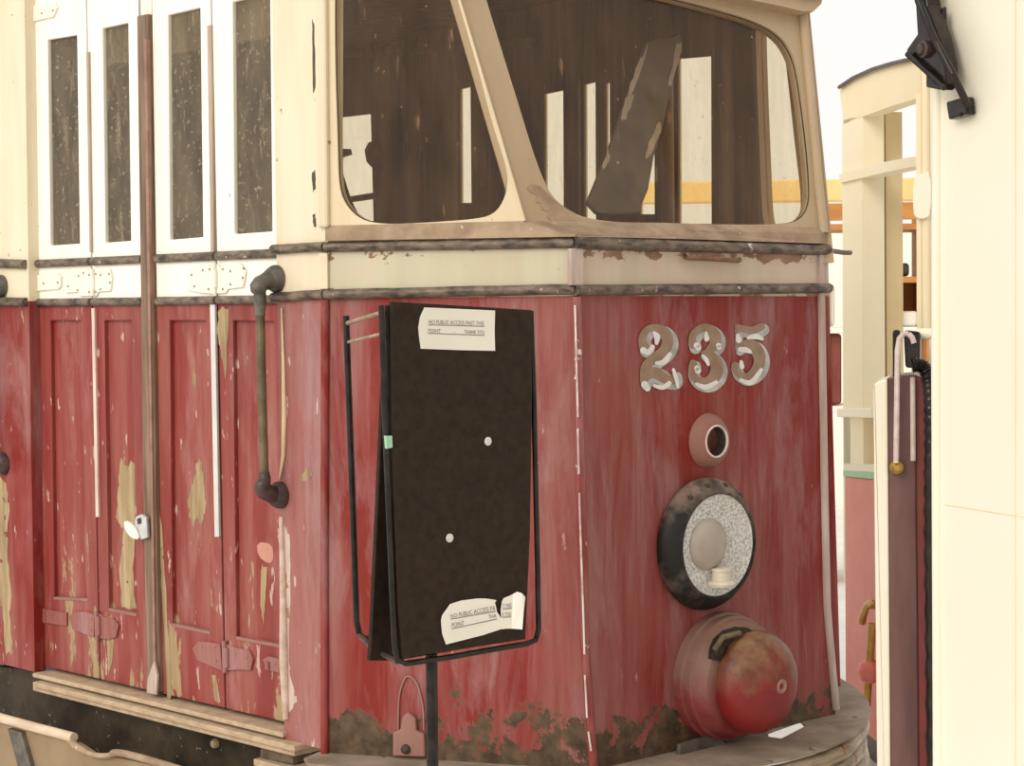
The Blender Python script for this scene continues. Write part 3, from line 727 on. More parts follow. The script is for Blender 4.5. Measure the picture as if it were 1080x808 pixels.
for a in (75, 100, 50, 125):
    d_ = dC * math.cos(math.radians(a)) + ZUP * math.sin(math.radians(a))
    lathe('rim_clip', hc + d_ * R * .90 + nC * .036, nC + d_ * .5, [(.007, 0), (.006, .004), (.003, .006)], 'hole', hl, 12)
# ---- coupler: stacked round base and ball
kc = C.at(757, 712)
K = (C.at(757, 648) - C.at(757, 782)).length / 2
def base_mat():
    mt, nt, bs = nodes_of('coupler_base_paint'); b = NB(nt)
    c = b.mix(b.ramp(b.noise(9), .4, .65), (.20, .016, .016), (.30, .07, .06))
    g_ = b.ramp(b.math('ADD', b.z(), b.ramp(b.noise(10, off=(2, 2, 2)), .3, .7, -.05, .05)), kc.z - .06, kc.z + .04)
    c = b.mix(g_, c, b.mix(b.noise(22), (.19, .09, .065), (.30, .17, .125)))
    b.link(c, bs.inputs['Base Color']); bs.inputs['Roughness'].default_value = .6; b.bump(b.noise(30), bs, .35, .003); return mt
cb = lathe('coupler_base', kc, nC, [(K, -.01), (K * 1.0, .022), (K * .965, .026), (K * .965, .046), (K * .93, .05), (K * .90, .070), (K * .85, .084), (K * .76, .090), (.01, .091)], base_mat(), T, 64)
KB = K * .79
HB = .112
prof = [(KB * .70, .060), (KB * .88, .080), (KB * .97, .096), (KB, HB)]
for k in range(1, 9):
    a = math.pi / 2 * k / 8; prof.append((KB * math.cos(a), HB + KB * .62 * math.sin(a)))
bc = kc + dC * .004
def ball_mat():
    mt, nt, bs = nodes_of('coupler_ball_paint'); b = NB(nt)
    c = b.mix(b.ramp(b.noise(9), .4, .65), (.25, .012, .012), (.17, .014, .012))
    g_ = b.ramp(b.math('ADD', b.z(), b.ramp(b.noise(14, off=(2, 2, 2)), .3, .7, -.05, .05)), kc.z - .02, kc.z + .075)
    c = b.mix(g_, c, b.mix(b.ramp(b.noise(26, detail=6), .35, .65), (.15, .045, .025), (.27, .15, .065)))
    b.link(c, bs.inputs['Base Color']); bs.inputs['Roughness'].default_value = .5; b.bump(b.noise(30), bs, .4, .003); return mt
bo = lathe('coupler_ball', bc, nC, prof, ball_mat(), T, 56)
lathe('ball_boss', bc + nC * (HB - .002 + KB * .60) - dC * -.006, nC, [(.016, -.004), (.016, .004), (.012, .007), (.008, .004), (.002, .003)], 'red_dust', bo, 24)
ro = lathe('coupler_socket', C.off(.092).at(757, 684), nC, [(.016, 0), (.018, .004), (.013, .008), (.008, .003), (.003, .002)], 'hole', T, 24)
CR = C.off(.0915)
plate('coupler_recess', CR, CR.pp([(747, 695), (748, 684), (752, 674), (762, 665), (775, 661), (788, 662), (796, 667), (790, 690), (770, 700)]), t=.002, off=.001, mat='hole', parent=cb)
tube('coupler_pin', [CR.off(.012).at(753, 686), CR.off(.016).at(762, 672), CR.off(.016).at(780, 668)], .007, 'brass', T, 10)
# ---- small lock casting low on the left dash
lk = plate('lock_plate', B, B.pp([(416, 772), (424, 768), (426, 755), (432, 750), (440, 757), (441, 770), (449, 773), (450, 797), (416, 796)]), t=.012, off=.012, mat='red_dust', parent=T, b=.003)
tube('lock_outline', [B.off(.003).at(*p) for p in catmull([V((420, 770)), V((421, 735)), V((427, 716)), V((433, 714)), V((440, 722)), V((446, 745)), V((447, 770))], 4)], .0022, 'red_dust', lk, 8)
lathe('lock_bolt', B.off(.012).at(428, 790), B.n, [(.011, 0), (.010, .006), (.005, .010)], 'hole', lk, 16)

# ---- bumper shelf round the front
ZP = .628
outer_px = [(905, 726), (916, 738), (919, 750), (915, 762), (900, 776), (872, 789), (836, 799), (800, 806)]
ou = [zplane_at(ZP, *p) for p in outer_px]
inn = axis_in
def pl2(p): return V((p.x, p.y, ZP))
cR, cL = pl2(extz(cr1, cr2, ZP)), pl2(extz(Pc, Pc2, ZP))
aB = pl2(extz(ab1, ab2, ZP))
outd = -inn
lead = (ou[-1] - cL).dot(outd)
ol = [ou[-1], pl2(cL + outd * lead * .96 + side * .1), pl2(cL + outd * lead * .86 - side * .02), pl2(cL + outd * lead * .45 - side * .12), pl2(aB + B.n * .10), pl2(aB + A.n * .06)]
start = pl2(V((mB[0].x, mB[0].y, 0)) - B2.n * .0 + side * .09)
bx = [start, pl2(zplane_at(ZP, 884, 713))] + ou + ol[1:]
inn_pts = [pl2(aB - B.n * .12), pl2(cL + inn * .03), pl2(cR + inn * .02), pl2(V((mB[0].x, mB[0].y, 0)) - side * .03)]
hole = [zplane_at(ZP, *p) for p in ((810, 772), (824, 767), (843.5, 760), (849, 765.5), (824, 778.5), (811, 776.5))]
PB = Pl(V((cL.x, cL.y, ZP)), V((0, 0, 1)), side)
bev(G().plate(PB, bx + inn_pts, [hole], t=.007).done('bumper_plate', 'bumper', T), .004)
edge = bx
for k, (dz, insx) in enumerate(((-.036, .008), (-.078, .014), (-.120, .008))):
    pts = []
    for i, p in enumerate(edge):
        a = edge[max(i - 1, 0)]; b = edge[min(i + 1, len(edge) - 1)]
        t = (b - a).normalized(); nn = t.cross(ZUP)
        if nn.dot(p - (cL + inn * .5)) < 0: nn = -nn
        pts.append(p - nn * (insx + .014) + V((0, 0, dz)))
    autosmooth(G().tube(pts, .019, 10, flat_n=ZUP, ratio=1.05).done('bumper_rail', 'bumperside', T))
plate('corner_plate', C, C.pp([(707, 783), (744, 772), (757, 783), (762, 790), (705, 808)]), t=.012, off=.03, mat='bracket', parent=T, b=.003)

# ---- roof, floor, bulkhead, far side
nb = bt(ZT)
zfar = lambda p, z: V((p.x, p.y, z))
A_end = zfar(nb, 0); A2_end = mir(A_end)
foot = [A_end, zfar(ab1, 0) + A.n * .03, zfar(st, 0) + B.n * .04, zfar(extz(ctr1, ctr2, 2.4), 0) - axis_in * .05, zfar(mB[0], 0) + side * .03, A2_end]
# roof with a shallow rise
g = G(); g.prism([zfar(p, ZT - .01) for p in foot], V((0, 0, .05)))
cen = sum((zfar(p, 0) for p in foot), V()) / len(foot)
v = [zfar(p, ZT + .04) for p in foot] + [zfar(cen + (zfar(p, 0) - cen) * .7, ZT + .16) for p in foot]
n = len(foot); g.add(v, [(i, (i + 1) % n, (i + 1) % n + n, i + n) for i in range(n)] + [tuple(range(n, 2 * n))])
g.done('roof', 'rooflin', T)
g = G(); g.prism([zfar(cen + (zfar(p, 0) - cen) * .97, ZT - .04) for p in foot], V((0, 0, .025))); g.done('ceiling_lining', 'wood', T)
fl = [A_end - A.n * .1, zfar(ab1, 0) - A.n * .12, zfar(Pc, 0) + axis_in * .06, zfar(cr1, 0) + axis_in * .06, zfar(mB[0], 0) - side * .06, A2_end - side * .06]
# platform floor, cut short of the front shelf so daylight passes under it
g = G(); g.prism([zfar(p, .68) for p in fl], V((0, 0, .035))); fo = g.done('platform_floor', 'wood', T)
# bulkhead at the rear of the platform
g = G(); w_ = (A2_end - A_end); bc_ = (A_end + A2_end) / 2
e0, e1 = A_end - A.n * .05 - dA * .05, A2_end - side * .05 + axis_in * -.05
g.prism([zfar(e0, .62), zfar(e1, .62), zfar(e1, ZT), zfar(e0, ZT)], axis_in * .03); g.done('bulkhead', 'wood', T)
# far side wall with its window openings
def A2rect(x0, x1, y0a, y0b, y1): return A2.pp([(x0, y0a), (x1, y0b), (x1 + .5, y1), (x0 + .5, y1)])
slits = [A2rect(574, 594, 99, 95, 232), A2rect(616, 628, 89, 86, 232), A2rect(638.5, 643, 88, 87, 226), A2rect(674, 690, 76, 73, 226), A2rect(715, 750, 62, 59, 236), A2rect(485, 497, 94, 91, 214), A2rect(531, 537, 150, 150, 214),
         A2.pp([(340, 126), (391, 120), (394, 233), (340, 240)])]
a2l = A2.at(200, 320)
A2w = [zfar(A2_end, ZT), zfar(mB[0], ZT), zfar(mB[0], .62), zfar(A2_end, .62)]
A2w = [p - A2.n * (p - A2.O).dot(A2.n) for p in A2w]
fw = plate('far_side_lining', A2, A2w, slits, t=.006, off=0, mat='wood', parent=T)
plate('far_side_panel', A2, A2w, slits, t=.006, off=-.0065, mat='cream', parent=T)
for s_ in slits:
    c_ = sum(s_, V()) / 4
    plate('window_pane', A2, s_, t=.003, off=-.005, mat='farglass', parent=fw)
# interior posts, handles and rails
ip = A2.off(.05)
for (x0, y0, x1, y1, rr, mt) in ((400, -60, 407, 300, .030, 'woodl'), (433, -60, 436, 300, .028, 'wood'), (604, -60, 606, 300, .02, 'wood'), (700, -40, 703, 300, .025, 'wood'), (500, -40, 503, 300, .016, 'wood'), (764, -40, 768, 300, .022, 'wood')):
    tube('interior_post', [ip.at(x0, y0), ip.at(x1, y1)], rr, mt, T, 12)
tube('ceiling_rail', [ip.at(300, 60), ip.at(560, 45)], .018, 'wood', T, 10)
ih = A2.off(.12)
plate('wall_handle', ih, ih.pp([(384, 158), (388, 150), (394, 148), (397, 180), (391, 176), (386, 170)]), t=.03, mat='bracket', parent=T, b=.004)
plate('lever', ih, ih.pp([(340, 156), (366, 157), (367, 163), (358, 166), (340, 166)]), t=.02, mat='bracket', parent=T, b=.004)
tube('stanchion', [ih.at(352, 150), ih.at(358, 180), ih.at(368, 212), ih.at(378, 232), ih.at(392, 260)], .010, 'bracket', T, 10)
tube('window_bar', [ip.at(345, 214), ip.at(398, 206)], .012, 'bracket', T, 10)
# controller cabinet edge and slim bright pole inside
tube('grab_pole', [A2.off(.3).at(478, 60), A2.off(.3).at(480, 300)], .010, 'wood', T, 10)
IH = A.off(-.16)
zih = IH.at(122, 68).z
plate('interior_header', IH, [zz0 for zz0 in (extz(r1, r2, 2.55) - A.n * .16, extz(l1, l2, 2.55) - A.n * .16, extz(l1, l2, zih) - A.n * .16, extz(r1, r2, zih) - A.n * .16)], t=.02, mat=simple('header_tan', (.50, .36, .20), (.60, .45, .27), .7, 6), parent=T)
# ---- running gear, well under the body
wc = (zfar(A_end, 0) + zfar(A2_end, 0)) / 2 - axis_in * .75
for sx in (-.5, .5):
    for d_ in (0, .62):
        c_ = wc + side * sx + axis_in * (-d_ + .25) + V((0, 0, .30))
        lathe('wheel', c_ - side * .04, side, [(.30, 0), (.30, .05), (.33, .055), (.33, .08), (.08, .08), (.08, .1)], 'bracketb', T, 36)
for d_ in (0, .62):
    c_ = wc + axis_in * (-d_ + .25) + V((0, 0, .30))
    tube('axle', [c_ - side * .5, c_ + side * .5], .045, 'bracketb', T, 16)
bev(G().box(wc + axis_in * -.06 + V((0, 0, .52)), side * .45, axis_in * .6, ZUP * .085).done('underframe', 'blackrusty', T), .01)

# ------------------------------------------------------------------ dark board leaning inside the windscreen
LB = Pl(Cu.at(660, 230) + axis_in * .10, Cu.n + V((0, 0, .12)), Cu.u)
lbp = LB.pp([(620, 213), (640, 165), (663, 100), (682, 44), (694, 41), (708, 40), (718, 36), (720, 46), (712, 80), (700, 130), (690, 165), (684, 200), (674, 224), (646, 226), (630, 224)])
lb = tag(plate('leaning_board', LB, lbp, t=.014, mat='peelboard', b=.003), 'dark board with peeling paint leaning askew inside the front windscreen', 'board')
for pxs in ([(683, 46), (680, 62), (668, 96), (662, 104), (665, 88), (675, 62)], [(661, 100), (668, 102), (664, 116), (660, 124), (655, 128), (656, 116)], [(713, 48), (719, 42), (718, 58), (708, 92), (705, 88)], [(696, 128), (697, 138), (686, 165), (680, 168), (684, 150)], [(641, 158), (643, 166), (637, 180), (634, 176)]):
    plate('paint_flake', LB, LB.pp(jag(pxs, 1.3, 4)), t=.001, off=.0015, mat='peelflake', parent=lb)

# ------------------------------------------------------------------ sign stand
rs = ray(412, 500); Sg0 = CAM + rs * (3.08 / rs.y)
SG = Pl(Sg0, C.n, dC)
back_d = V((-.10, .33, 0)).normalized()
foot_p = SG.at(455, 690)
stand = thing('sign_stand', V((foot_p.x, foot_p.y, 0)), 'black metal sign stand with two dark boards in front of the red tram', 'sign stand')
def framebar(pts, r, mat='blackmetal', name='frame', par=stand): return tube(name, pts, r, mat, par, 10)
fp = [(402, 322), (405, 420), (411, 560), (416, 680), (419, 696), (428, 700), (470, 694), (520, 685), (556, 679), (565, 675), (568, 664), (567, 600), (563, 420), (560, 328)]
framebar([SG.at(*p) for p in fp], .0052)
RG = Pl(SG.at(415, 700) + back_d * .33, SG.n, SG.u)
rp_ = [(365, 333), (368, 420), (373, 560), (376, 655), (379, 669), (386, 674)]
framebar([RG.at(*p) for p in rp_] + [RG.at(386, 674) + RG.u * .12 * (1 if RG.u.x > 0 else -1)], .0062)
framebar([RG.at(379, 670), SG.at(400, 692).lerp(RG.at(379, 670), .35), SG.at(419, 698)], .005, 'bracketb', 'side_link')
framebar([SG.at(402, 330), RG.at(366, 341)], .004, 'dust', 'side_link')
framebar([SG.at(403, 352), RG.at(367, 361)], .003, 'dust', 'side_link')
framebar([SG.off(-.006).at(408, 322), SG.off(-.006).at(416, 690)], .004)
SB = SG.off(.004)
fb = plate('front_board', SB, SB.pp([(412, 318), (560, 327), (560, 420), (558, 560), (553, 674), (424, 694), (419, 640), (414, 480)]), t=.010, off=.004, mat='black', parent=stand, b=.002)
MB_ = SG.off(-.06)
plate('rear_board', MB_, MB_.pp([(408, 335), (540, 340), (540, 676), (418, 697), (390, 697), (392, 670), (399, 520), (403, 430)]), t=.010, mat='black', parent=stand, b=.002)
for p in ((514.5, 465.5), (474, 567.5)):
    lathe('peg', SB.off(.004).at(*p), SB.n, [(.0078, -.001), (.0078, .0015), (.006, .003), (.001, .0034)], 'peg', fb, 20)
tube('post', [V((foot_p.x, foot_p.y, 0.0)), SG.off(-.012).at(455, 690)], .0105, 'blackmetal', stand, 16)
lathe('base', V((foot_p.x, foot_p.y, 0)), ZUP, [(.19, 0), (.19, .012), (.16, .022), (.03, .035), (.016, .06)], 'blackmetal', stand, 40)
plate('green_tape', SG, SG.pp([(404, 459.5), (410.5, 459.5), (411, 472), (405, 473)]), t=.006, off=.0085, mat='green', parent=stand)

# ------------------------------------------------------------------ paper notices with print
def text_mesh(body):
    cu = bpy.data.curves.new('notice_text', 'FONT'); cu.body = body; cu.size = 1; cu.resolution_u = 3
    o = bpy.data.objects.new('notice_text', cu); COL.objects.link(o)
    bpy.context.view_layer.update()
    me = bpy.data.meshes.new_from_object(o.evaluated_get(bpy.context.evaluated_depsgraph_get()))
    bpy.data.objects.remove(o)
    vs = [v.co.copy() for v in me.vertices]; fs = [tuple(p.vertices) for p in me.polygons]
    x0, x1 = min(v.x for v in vs), max(v.x for v in vs)
    return [((v.x - x0) / (x1 - x0), v.y / .70) for v in vs], fs
def printed(g, pl, body, q):
    """lay a line of print into the quad q = (left base, right base, right cap, left cap)"""
    vs, fs = text_mesh(body); out = []
    for s, t in vs:
        x = (q[0][0] * (1 - s) + q[1][0] * s) * (1 - t) + (q[3][0] * (1 - s) + q[2][0] * s) * t
        y = (q[0][1] * (1 - s) + q[1][1] * s) * (1 - t) + (q[3][1] * (1 - s) + q[2][1] * s) * t
        out.append(pl.at(x, y))
    g.add(out, fs)
def uline(g, pl, a, b, w=.45):
    g.add([pl.at(a[0], a[1] - w), pl.at(b[0], b[1] - w), pl.at(b[0], b[1] + w), pl.at(a[0], a[1] + w)], [(0, 1, 2, 3)])
N0 = SB.off(.0055); NT = N0.off(.0004)
k = lambda x, y: (430 + x / 9.818, 310 + y / 9.818)
n1 = plate('paper_notice', N0, N0.pp([k(175, 140), k(905, 172), k(900, 380), k(905, 590), k(520, 582), k(138, 568), k(120, 440), k(112, 350), (k(130, 240))]), t=.001, mat='paper')
tag(n1, 'flat white paper notice taped at the top of the black sign board', 'notice')
g = G()
printed(g, NT, 'NO PUBLIC ACCESS PAST THIS', (k(218, 310), k(790, 326), k(790, 284), k(218, 268)))
uline(g, NT, k(214, 320), k(792, 336))
printed(g, NT, 'POINT', (k(215, 398), k(342, 402), k(342, 364), k(215, 360)))
printed(g, NT, '-', (k(472, 402), k(492, 403), k(492, 383), k(472, 382)))
printed(g, NT, 'THANK YOU', (k(586, 412), k(796, 418), k(796, 378), k(586, 372)))
uline(g, NT, k(210, 408), k(796, 430))
g.done('print', 'ink', n1)
k2 = lambda x, y: (450 + x / 9., 610 + y / 9.)
NL = N0.off(.002); NLT = NL.off(.0005)
n2 = plate('paper_notice', NL, NL.pp([k2(225, 245), k2(330, 212), k2(480, 192), k2(560, 192), k2(650, 205), k2(664, 212), k2(648, 230), k2(656, 262), k2(668, 320), k2(690, 350), k2(708, 385), k2(716, 480), k2(535, 540), k2(185, 628), k2(150, 530), k2(138, 400), k2(150, 350)]), t=.001, mat='paper')
tag(n2, 'torn and creased white paper notice near the bottom of the black sign board', 'notice')
g = G()
printed(g, NLT, 'NO PUBLIC ACCESS PA', (k2(228, 378), k2(652, 306), k2(652, 256), k2(228, 340)))
uline(g, NLT, k2(228, 388), k2(656, 314))
printed(g, NLT, 'POINT', (k2(240, 468), k2(358, 446), k2(354, 402), k2(238, 424)))
printed(g, NLT, '.', (k2(478, 402), k2(484, 401), k2(484, 370), k2(478, 371)))
printed(g, NLT, 'THA', (k2(586, 388), k2(662, 372), k2(660, 334), k2(584, 350)))
uline(g, NLT, k2(240, 480), k2(670, 386))
g.done('print', 'ink', n2)
# the torn flap: its left half flat, its right half folded forward
fl_l = NL.pp([k2(708, 385), k2(704, 300), k2(715, 220), k2(732, 188), k2(790, 165), k2(820, 150), k2(808, 478), k2(750, 478), k2(716, 484)])
g = G(); g.plate(NL, fl_l, t=.001, off=.0005)
a_, b_ = NL.off(.0005).at(*k2(820, 150)), NL.off(.0005).at(*k2(808, 478))
far = NL.off(.014)
g.prism([a_, NL.off(.008).at(*k2(862, 128)), far.at(*k2(905, 142)), far.at(*k2(937, 180)), far.at(*k2(920, 330)), far.at(*k2(908, 486)), b_], -NL.n * .001)
ff = g.done('torn_flap', 'paper', n2)
g = G()
printed(g, NLT.off(.0008), 'T THIS', (k2(722, 282), k2(806, 276), k2(806, 234), k2(722, 246)))
uline(g, NLT.off(.0008), k2(720, 292), k2(808, 286))
printed(g, NLT.off(.0008), 'K YOU', (k2(718, 360), k2(802, 356), k2(802, 318), k2(718, 324)))
uline(g, NLT.off(.0008), k2(714, 370), k2(802, 366))
g.done('print', 'ink', ff)

# ------------------------------------------------------------------ near cream tram at the right
dN = V((math.cos(math.radians(113)), math.sin(math.radians(113)), 0))
rn = ray(989, 400); N_O = CAM + rn * (3.2 / rn.y)
NP = Pl(N_O, dN.cross(ZUP), dN)
near = thing('tram', V((N_O.x + .5, N_O.y - .6, 0)), 'bright cream tram side with maroon end at the right edge', 'tram')
e_t, e_b = NP.at(990, 0), NP.at(990, 800)
near_end = -dN * 1.5
pe = [extz(e_t, e_b, 3.0), extz(e_t, e_b, 3.0) + near_end, extz(e_t, e_b, .0) + near_end, extz(e_t, e_b, .0)]
plate('side_panel', NP, pe, t=.35, mat='palecream', parent=near, b=.01)
tube('side_seam', [NP.off(.001).at(1071, -60), NP.off(.001).at(1071, 900)], .0012, 'farcream', near, 6)
tube('side_seam', [NP.off(.001).at(996, 532), NP.off(.001).at(1071, 544), NP.off(.001).at(1140, 556)], .0012, 'farcream', near, 6)
tube('corner_trim', [NP.at(989, -80), NP.at(988, 400), NP.at(990, 900)], .010, 'palecream', near, 10)
# black bracket
b3 = NP.off(.06)
ar = tube('bracket_arm', [b3.at(962, -30), b3.at(969, 2), b3.at(985, 40), b3.at(1005, 78), NP.off(.02).at(1021, 112)], .0065, 'gloss', near, 12)
ft = plate('bracket_foot', NP, NP.pp([(1008, 108), (1029, 102), (1031, 121), (1011, 127)]), t=.02, off=.022, mat='gloss', parent=near, b=.004)
for p in ((1014, 121), (1025, 118)): lathe('bolt', NP.off(.022).at(*p), NP.n, [(.004, 0), (.003, .004), (.001, .005)], 'blackmetal', ft, 10)
gp = NP.off(.05)
gs = plate('bracket_gusset', gp, gp.pp([(963, -30), (967, 36), (955, 53), (957, 60), (976, 78), (976, 92), (991, 95), (997, 88), (996, 66), (990, 40), (978, 5), (974, -30)]), t=.03, off=0, mat='gloss', parent=near, b=.004)
tube('bracket_brace', [gp.off(.008).at(957, 57), gp.off(.008).at(976, 74), gp.off(.008).at(996, 93)], .005, 'gloss', near, 10)
lathe('bracket_boss', gp.at(977, 52), gp.n, [(.015, 0), (.015, .008), (.011, .010), (.009, .016), (.003, .018)], 'bracketb', near, 24)
tube('bracket_loop', [NP.off(.02).at(984, 16), NP.off(.02).at(996, 9), NP.off(.02).at(997, 40)], .004, 'gloss', near, 8)
# maroon end of the near tram, further in
rm = ray(950, 600); E_O = CAM + rm * (3.9 / rm.y)
EP = Pl(E_O, V((-.25, -1, 0)), V((1, -.25, 0)))
zb = .0
def down(pl, px, z): a, b = pl.at(px, 500), pl.at(px + 3, 800); return extz(a, b, z)
plate('end_edge', EP, [EP.at(921, 412), EP.at(922, 405), EP.at(926, 402), EP.at(936, 399), down(EP, 935.5, zb), down(EP, 922, zb)], t=.2, off=.004, mat='palecream', parent=near, b=.004)
plate('end_panel', EP, [EP.at(936, 399), EP.at(952, 396), EP.at(965, 395), down(EP, 966, zb), down(EP, 935.5, zb)], t=.2, off=0, mat='maroon', parent=near, b=.003)
plate('end_panel', EP, [EP.at(964, 395), EP.at(972, 398), EP.at(977, 415), down(EP, 978, zb), down(EP, 965, zb)], t=.2, off=-.006, mat='redstrip', parent=near, b=.003)
def white_tube(pts, r): return tube('pipe_and_highlight', [EP.off(o).at(x, y) for x, y, o in pts], r, 'strip' if False else 'primer', near, 12)
white_tube([(957, 352, .03), (953, 352, .035), (948.5, 357, .035), (946.5, 370, .035), (946, 410, .035), (945.5, 450, .035), (945, 488, .03)], .006)
white_tube([(958, 352, .03), (962, 356, .03), (964, 362, .03)], .006)
white_tube([(962.5, 398, .008), (963, 486, .008)], .0055)  # whitish highlight on the end panel, drawn as a pale tube
lathe('pipe_bracket', EP.off(.012).at(946, 493), EP.n, [(.016, 0), (.014, .012), (.006, .018)], 'brasshandle', near, 14)
# corrugated black hose
hp = catmull([EP.off(.03).at(*p) for p in ((962, 386), (970, 385), (977, 392), (981, 416), (982, 470), (982, 560), (983.5, 700), (985, 860))], 16)
nh = len(hp)
autosmooth(G().tube(hp, [.0155 + .0018 * math.sin(i * 1.9) for i in range(nh)], 12).done('hose', 'gloss', near), 60)
plate('hose_coupling', EP, EP.pp([(953, 348), (971, 350), (971, 388), (955, 388)]), t=.05, off=.01, mat='gloss', parent=near, b=.006)
plate('hose_coupling', EP, EP.pp([(941, 348), (949, 348), (949, 402), (941, 403)]), t=.05, off=-.02, mat='blackmetal', parent=near, b=.006)
tube('ledge', [EP.off(-.02).at(966, 352), EP.off(-.02).at(990, 352)], .012, 'palecream', near, 10)
tube('end_post', [EP.off(-.1).at(975, -60), EP.off(-.1).at(977, 352)], .010, 'farcream', near, 10)
plate('end_post', EP.off(-.1), EP.off(-.1).pp([(979, -40), (992, -40), (992, 420), (980, 420)]), t=.05, mat='palecream', parent=near)
plate('end_post', EP.off(-.1), EP.off(-.1).pp([(966, 100), (971, 98), (972, 352), (967, 352)]), t=.05, mat='farcream', parent=near)
plate('end_cowl', EP.off(-.08), EP.off(-.08).pp(smooth2([(963, 190), (970, 184), (982, 180), (982, 226), (975, 231), (966, 230), (963, 224)], 1)), t=.06, mat='palecream', parent=near, b=.008)

# ------------------------------------------------------------------ far cream tram with arched end
dQ = V((math.cos(math.radians(96)), math.sin(math.radians(96)), 0))
rq = ray(888, 300); Q_O = CAM + rq * (6.6 / rq.y)
Q = Pl(Q_O, dQ.cross(ZUP), dQ)
far = thing('tram', V((Q_O.x + .4, Q_O.y - .3, 0)), 'cream tram with an arched open end and pale red dash, behind the near cream tram', 'tram')
arch_o = [(885, 92), (900, 82), (920, 73), (940, 67), (962, 62), (985, 58)]
arch_i = [(985, 98), (966, 104), (940, 112), (915, 121), (900, 127), (890, 131)]
plate('arch_fascia', Q, Q.pp(arch_o + arch_i), t=.06, mat='farcream', parent=far, b=.006)
tube('gutter', [Q.off(.01).at(*p) for p in arch_o], .007, 'bracketb', far, 8)
plate('roof_edge', Q, Q.pp([(885, 92)] + arch_o[1:] + [(985, 54), (940, 62), (900, 78), (886, 90)]), t=.5, off=-.03, mat='white', parent=far)
zz = lambda p, z: V((p.x, p.y, z))
plate('corner_post', Q, [Q.at(888, 125), Q.at(909, 120), zz(Q.at(911, 400), .62), zz(Q.at(889.5, 400), .62)], t=.08, mat='farpost', parent=far, b=.006)
Qi = Q.off(-.10)
plate('inner_post', Qi, [Qi.at(906, 122), Qi.at(934, 118), zz(Qi.at(937, 400), .62), zz(Qi.at(908, 400), .62)], t=.06, mat='farshade', parent=far)
plate('transom', Q, Q.pp([(888, 184), (910, 177), (940, 170), (985, 162), (985, 172), (940, 181), (910, 188), (888, 193)]), t=.07, off=.01, mat='farpost', parent=far, b=.005)
plate('ledge', Q, Q.pp([(888, 431), (925, 430), (925, 441), (888, 440)]), t=.09, off=.02, mat='palecream', parent=far, b=.004)
plate('lower_panel', Q, Q.pp([(890, 440), (925, 440), (925, 492), (890, 490)]), t=.05, off=-.05, mat='farcream', parent=far)
plate('lower_stile', Q, Q.pp([(890, 440), (897, 440), (897, 492), (890, 490)]), t=.05, off=0, mat='palecream', parent=far)
plate('white_line', Q, Q.pp([(892, 489), (940, 490), (940, 499), (892, 496)]), t=.06, off=.008, mat='white', parent=far)
plate('green_line', Q, Q.pp([(892, 496), (940, 499), (940, 507), (892, 502)]), t=.06, off=.010, mat='green', parent=far)
qb = Q.at(893, 700)
plate('dash_panel', Q, [Q.at(892, 502), Q.at(940, 507), zz(Q.at(942, 700), .12), zz(Q.at(893, 700), .12)], t=.06, off=.004, mat='pinkred', parent=far, b=.005)
Qh = Q.off(.05)
tube('brake_handle', catmull([Qh.at(*p) for p in ((909, 657), (911, 648), (914, 640), (919, 636), (921, 640))], 5), .013, 'brasshandle', far, 10)
tube('brake_rod', [Qh.at(920, 658), Qh.at(916, 715), Qh.at(914, 745)], .014, 'brasshandle', far, 10)
lathe('rod_clamp', Qh.at(917, 708), Q.n, [(.04, -.02), (.045, 0), (.03, .03), (.01, .04)], 'pinkred', far, 12)
plate('truck_frame', Q, [zz(Q.at(893, 700), .15), zz(Q.at(985, 700), .15), zz(Q.at(985, 700), 0), zz(Q.at(893, 700), 0)], t=.3, off=-.05, mat='bracketb', parent=far)

# ------------------------------------------------------------------ depot behind: gantry beam, shelving and what stands on it
YB = 11.5
BK = Pl(V((0, YB, 0)), V((0, -1, 0)), V((1, 0, 0)))
gan = thing('gantry', V((1.6, YB, 0)), 'long yellow overhead beam on two posts far behind the trams', 'gantry')
bb = [BK.at(640, 193), BK.at(990, 187), BK.at(990, 211), BK.at(640, 215)]
bev(G().plate(BK, bb, t=.12).done('beam', 'yellow', gan), .01)
for x in (648, 984):
    p = BK.at(x, 200); g = G(); g.box(V((p.x, YB + .06, p.z / 2 - .04)), V((.05, 0, 0)), V((0, .05, 0)), V((0, 0, p.z / 2 - .04))); g.done('post', 'yellow', gan)
SH = Pl(V((0, 10.6, 0)), V((0, -1, 0)), V((1, 0, 0)))
p0, p1 = SH.at(868, 400), SH.at(982, 400)
rack = thing('shelving_rack', V(((p0.x + p1.x) / 2, 10.8, 0)), 'orange brown wooden shelving rack in the gap behind the trams', 'shelf')
W2 = (p1.x - p0.x) / 2; cxr = (p0.x + p1.x) / 2
for y, mt, xl in ((236, 'orange', 868), (292, 'orange', 944), (345, 'white', 868), (428, 'white', 868)):
    z = SH.at(920, y).z; q0 = SH.at(xl, y); wv = (p1.x - q0.x) / 2
    bev(G().box(V(((p1.x + q0.x) / 2, 10.8, z - .018)), V((wv, 0, 0)), V((0, .2, 0)), V((0, 0, .018))).done('shelf', mt, rack), .004)
plate('upper_board', SH, SH.pp([(868, 215), (982, 213), (982, 231), (868, 233)]), t=.03, off=.02, mat='orange', parent=rack)
for x in (869, 946, 981):
    p = SH.at(x, 215); g = G(); g.box(V((p.x, 10.8, p.z / 2)), V((.02, 0, 0)), V((0, .2, 0)), V((0, 0, p.z / 2))); g.done('upright', 'darkred' if x == 946 else 'orange', rack)
plate('back_board', SH.off(-.36), SH.off(-.36).pp([(944, 292), (982, 292), (982, 345), (944, 345)]), t=.02, mat='orange', parent=rack)
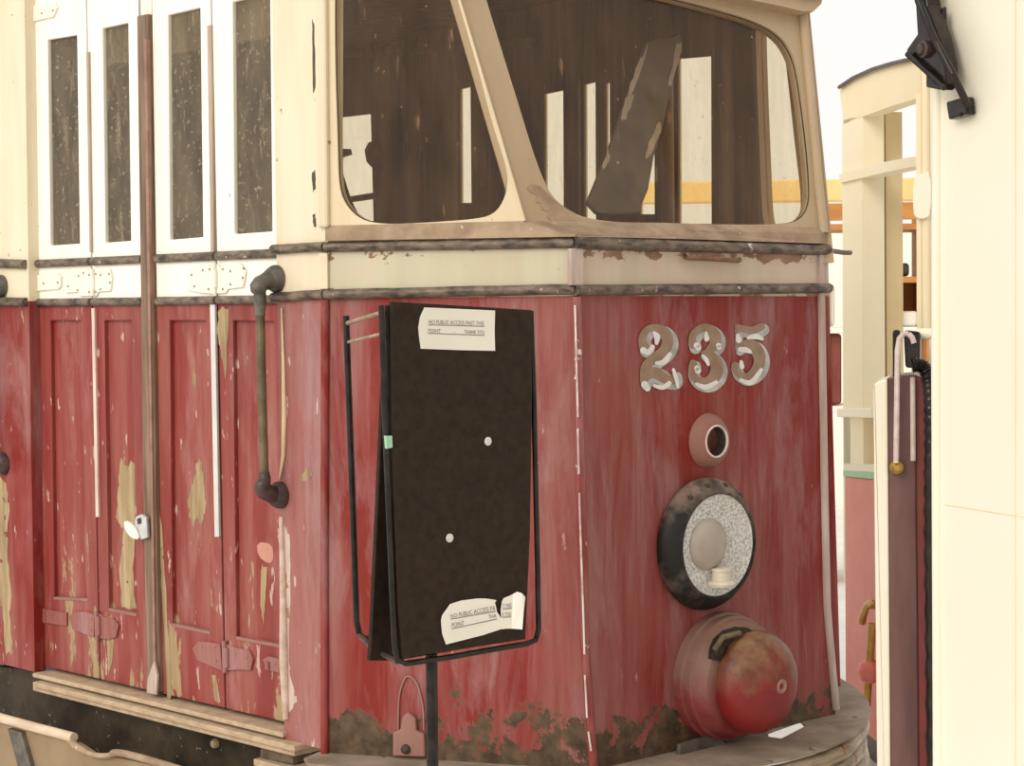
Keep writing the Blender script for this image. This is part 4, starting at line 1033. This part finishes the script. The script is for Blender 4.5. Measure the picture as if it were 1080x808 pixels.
def boxthing(name, mat, x0, x1, y0, y1, label, cat, d=.12):
    a, b = SH.at(x0, y1), SH.at(x1, y0)
    a.z += .004
    o = bev(G().box(V(((a.x + b.x) / 2, 10.78, (a.z + b.z) / 2)), V(((b.x - a.x) / 2, 0, 0)), V((0, d, 0)), V((0, 0, (b.z - a.z) / 2))).done(name, mat), .02, 3)
    return tag(o, label, cat)
boxthing('box', 'darkred', 876, 890, 352, 428, 'dark red box on the lower shelf beside the tram corner', 'box')
boxthing('bag', 'bracketb', 952, 962, 277, 292, 'small dark bag on the shelf above the hose coupling', 'bag')
boxthing('crate', 'white', 951, 971, 328, 345, 'white crate on the shelf just above the hose coupling', 'crate')
boxthing('carton', 'white', 876, 883, 300, 345, 'small white carton on the shelf above the dark red box', 'carton')
# a pale bin of sacks on the floor near the dark red box
# ------------------------------------------------------------------ ground
g = G(); g.add([V((-40, -30, -.05)), V((40, -30, -.05)), V((40, 60, -.05)), V((-40, 60, -.05)), V((-40, -30, 0)), V((40, -30, 0)), V((40, 60, 0)), V((-40, 60, 0))], [(0, 1, 2, 3), (4, 5, 6, 7), (0, 1, 5, 4), (1, 2, 6, 5), (2, 3, 7, 6), (3, 0, 4, 7)])
structure(g.done('floor', 'concrete'))

g = G(); g.box(V((0, 15.1, 1.15)), V((14, 0, 0)), V((0, .1, 0)), V((0, 0, 1.15)))
structure(g.done('wall_back', 'white'))
# added roof slab out of view, shades the tram front; open left and back
g = G(); g.box(V((3.4, -3.2, 4.8)), V((5.2, 0, 0)), V((0, 3.9, 0)), V((0, 0, .06)))
structure(g.done('shade_roof', 'wood'))
# ------------------------------------------------------------------ light
wd = bpy.data.worlds.new('world'); SC.world = wd; wd.use_nodes = True
bg = wd.node_tree.nodes['Background']; bg.inputs[0].default_value = (1.0, .985, .95, 1); bg.inputs[1].default_value = 1.0
sd = bpy.data.lights.new('sun', 'SUN'); sd.energy = 1.8; sd.angle = math.radians(35); sd.color = (1, .95, .86)
so_ = bpy.data.objects.new('sun', sd); COL.objects.link(so_); so_.location = (-4, -4, 6)
so_.rotation_euler = V((.52, .70, -.50)).to_track_quat('-Z', 'Y').to_euler()
vs = SC.view_settings; vs.view_transform = 'Standard'; vs.look = 'None'; vs.gamma = 1; vs.exposure = 0.0; vs.use_curve_mapping = False
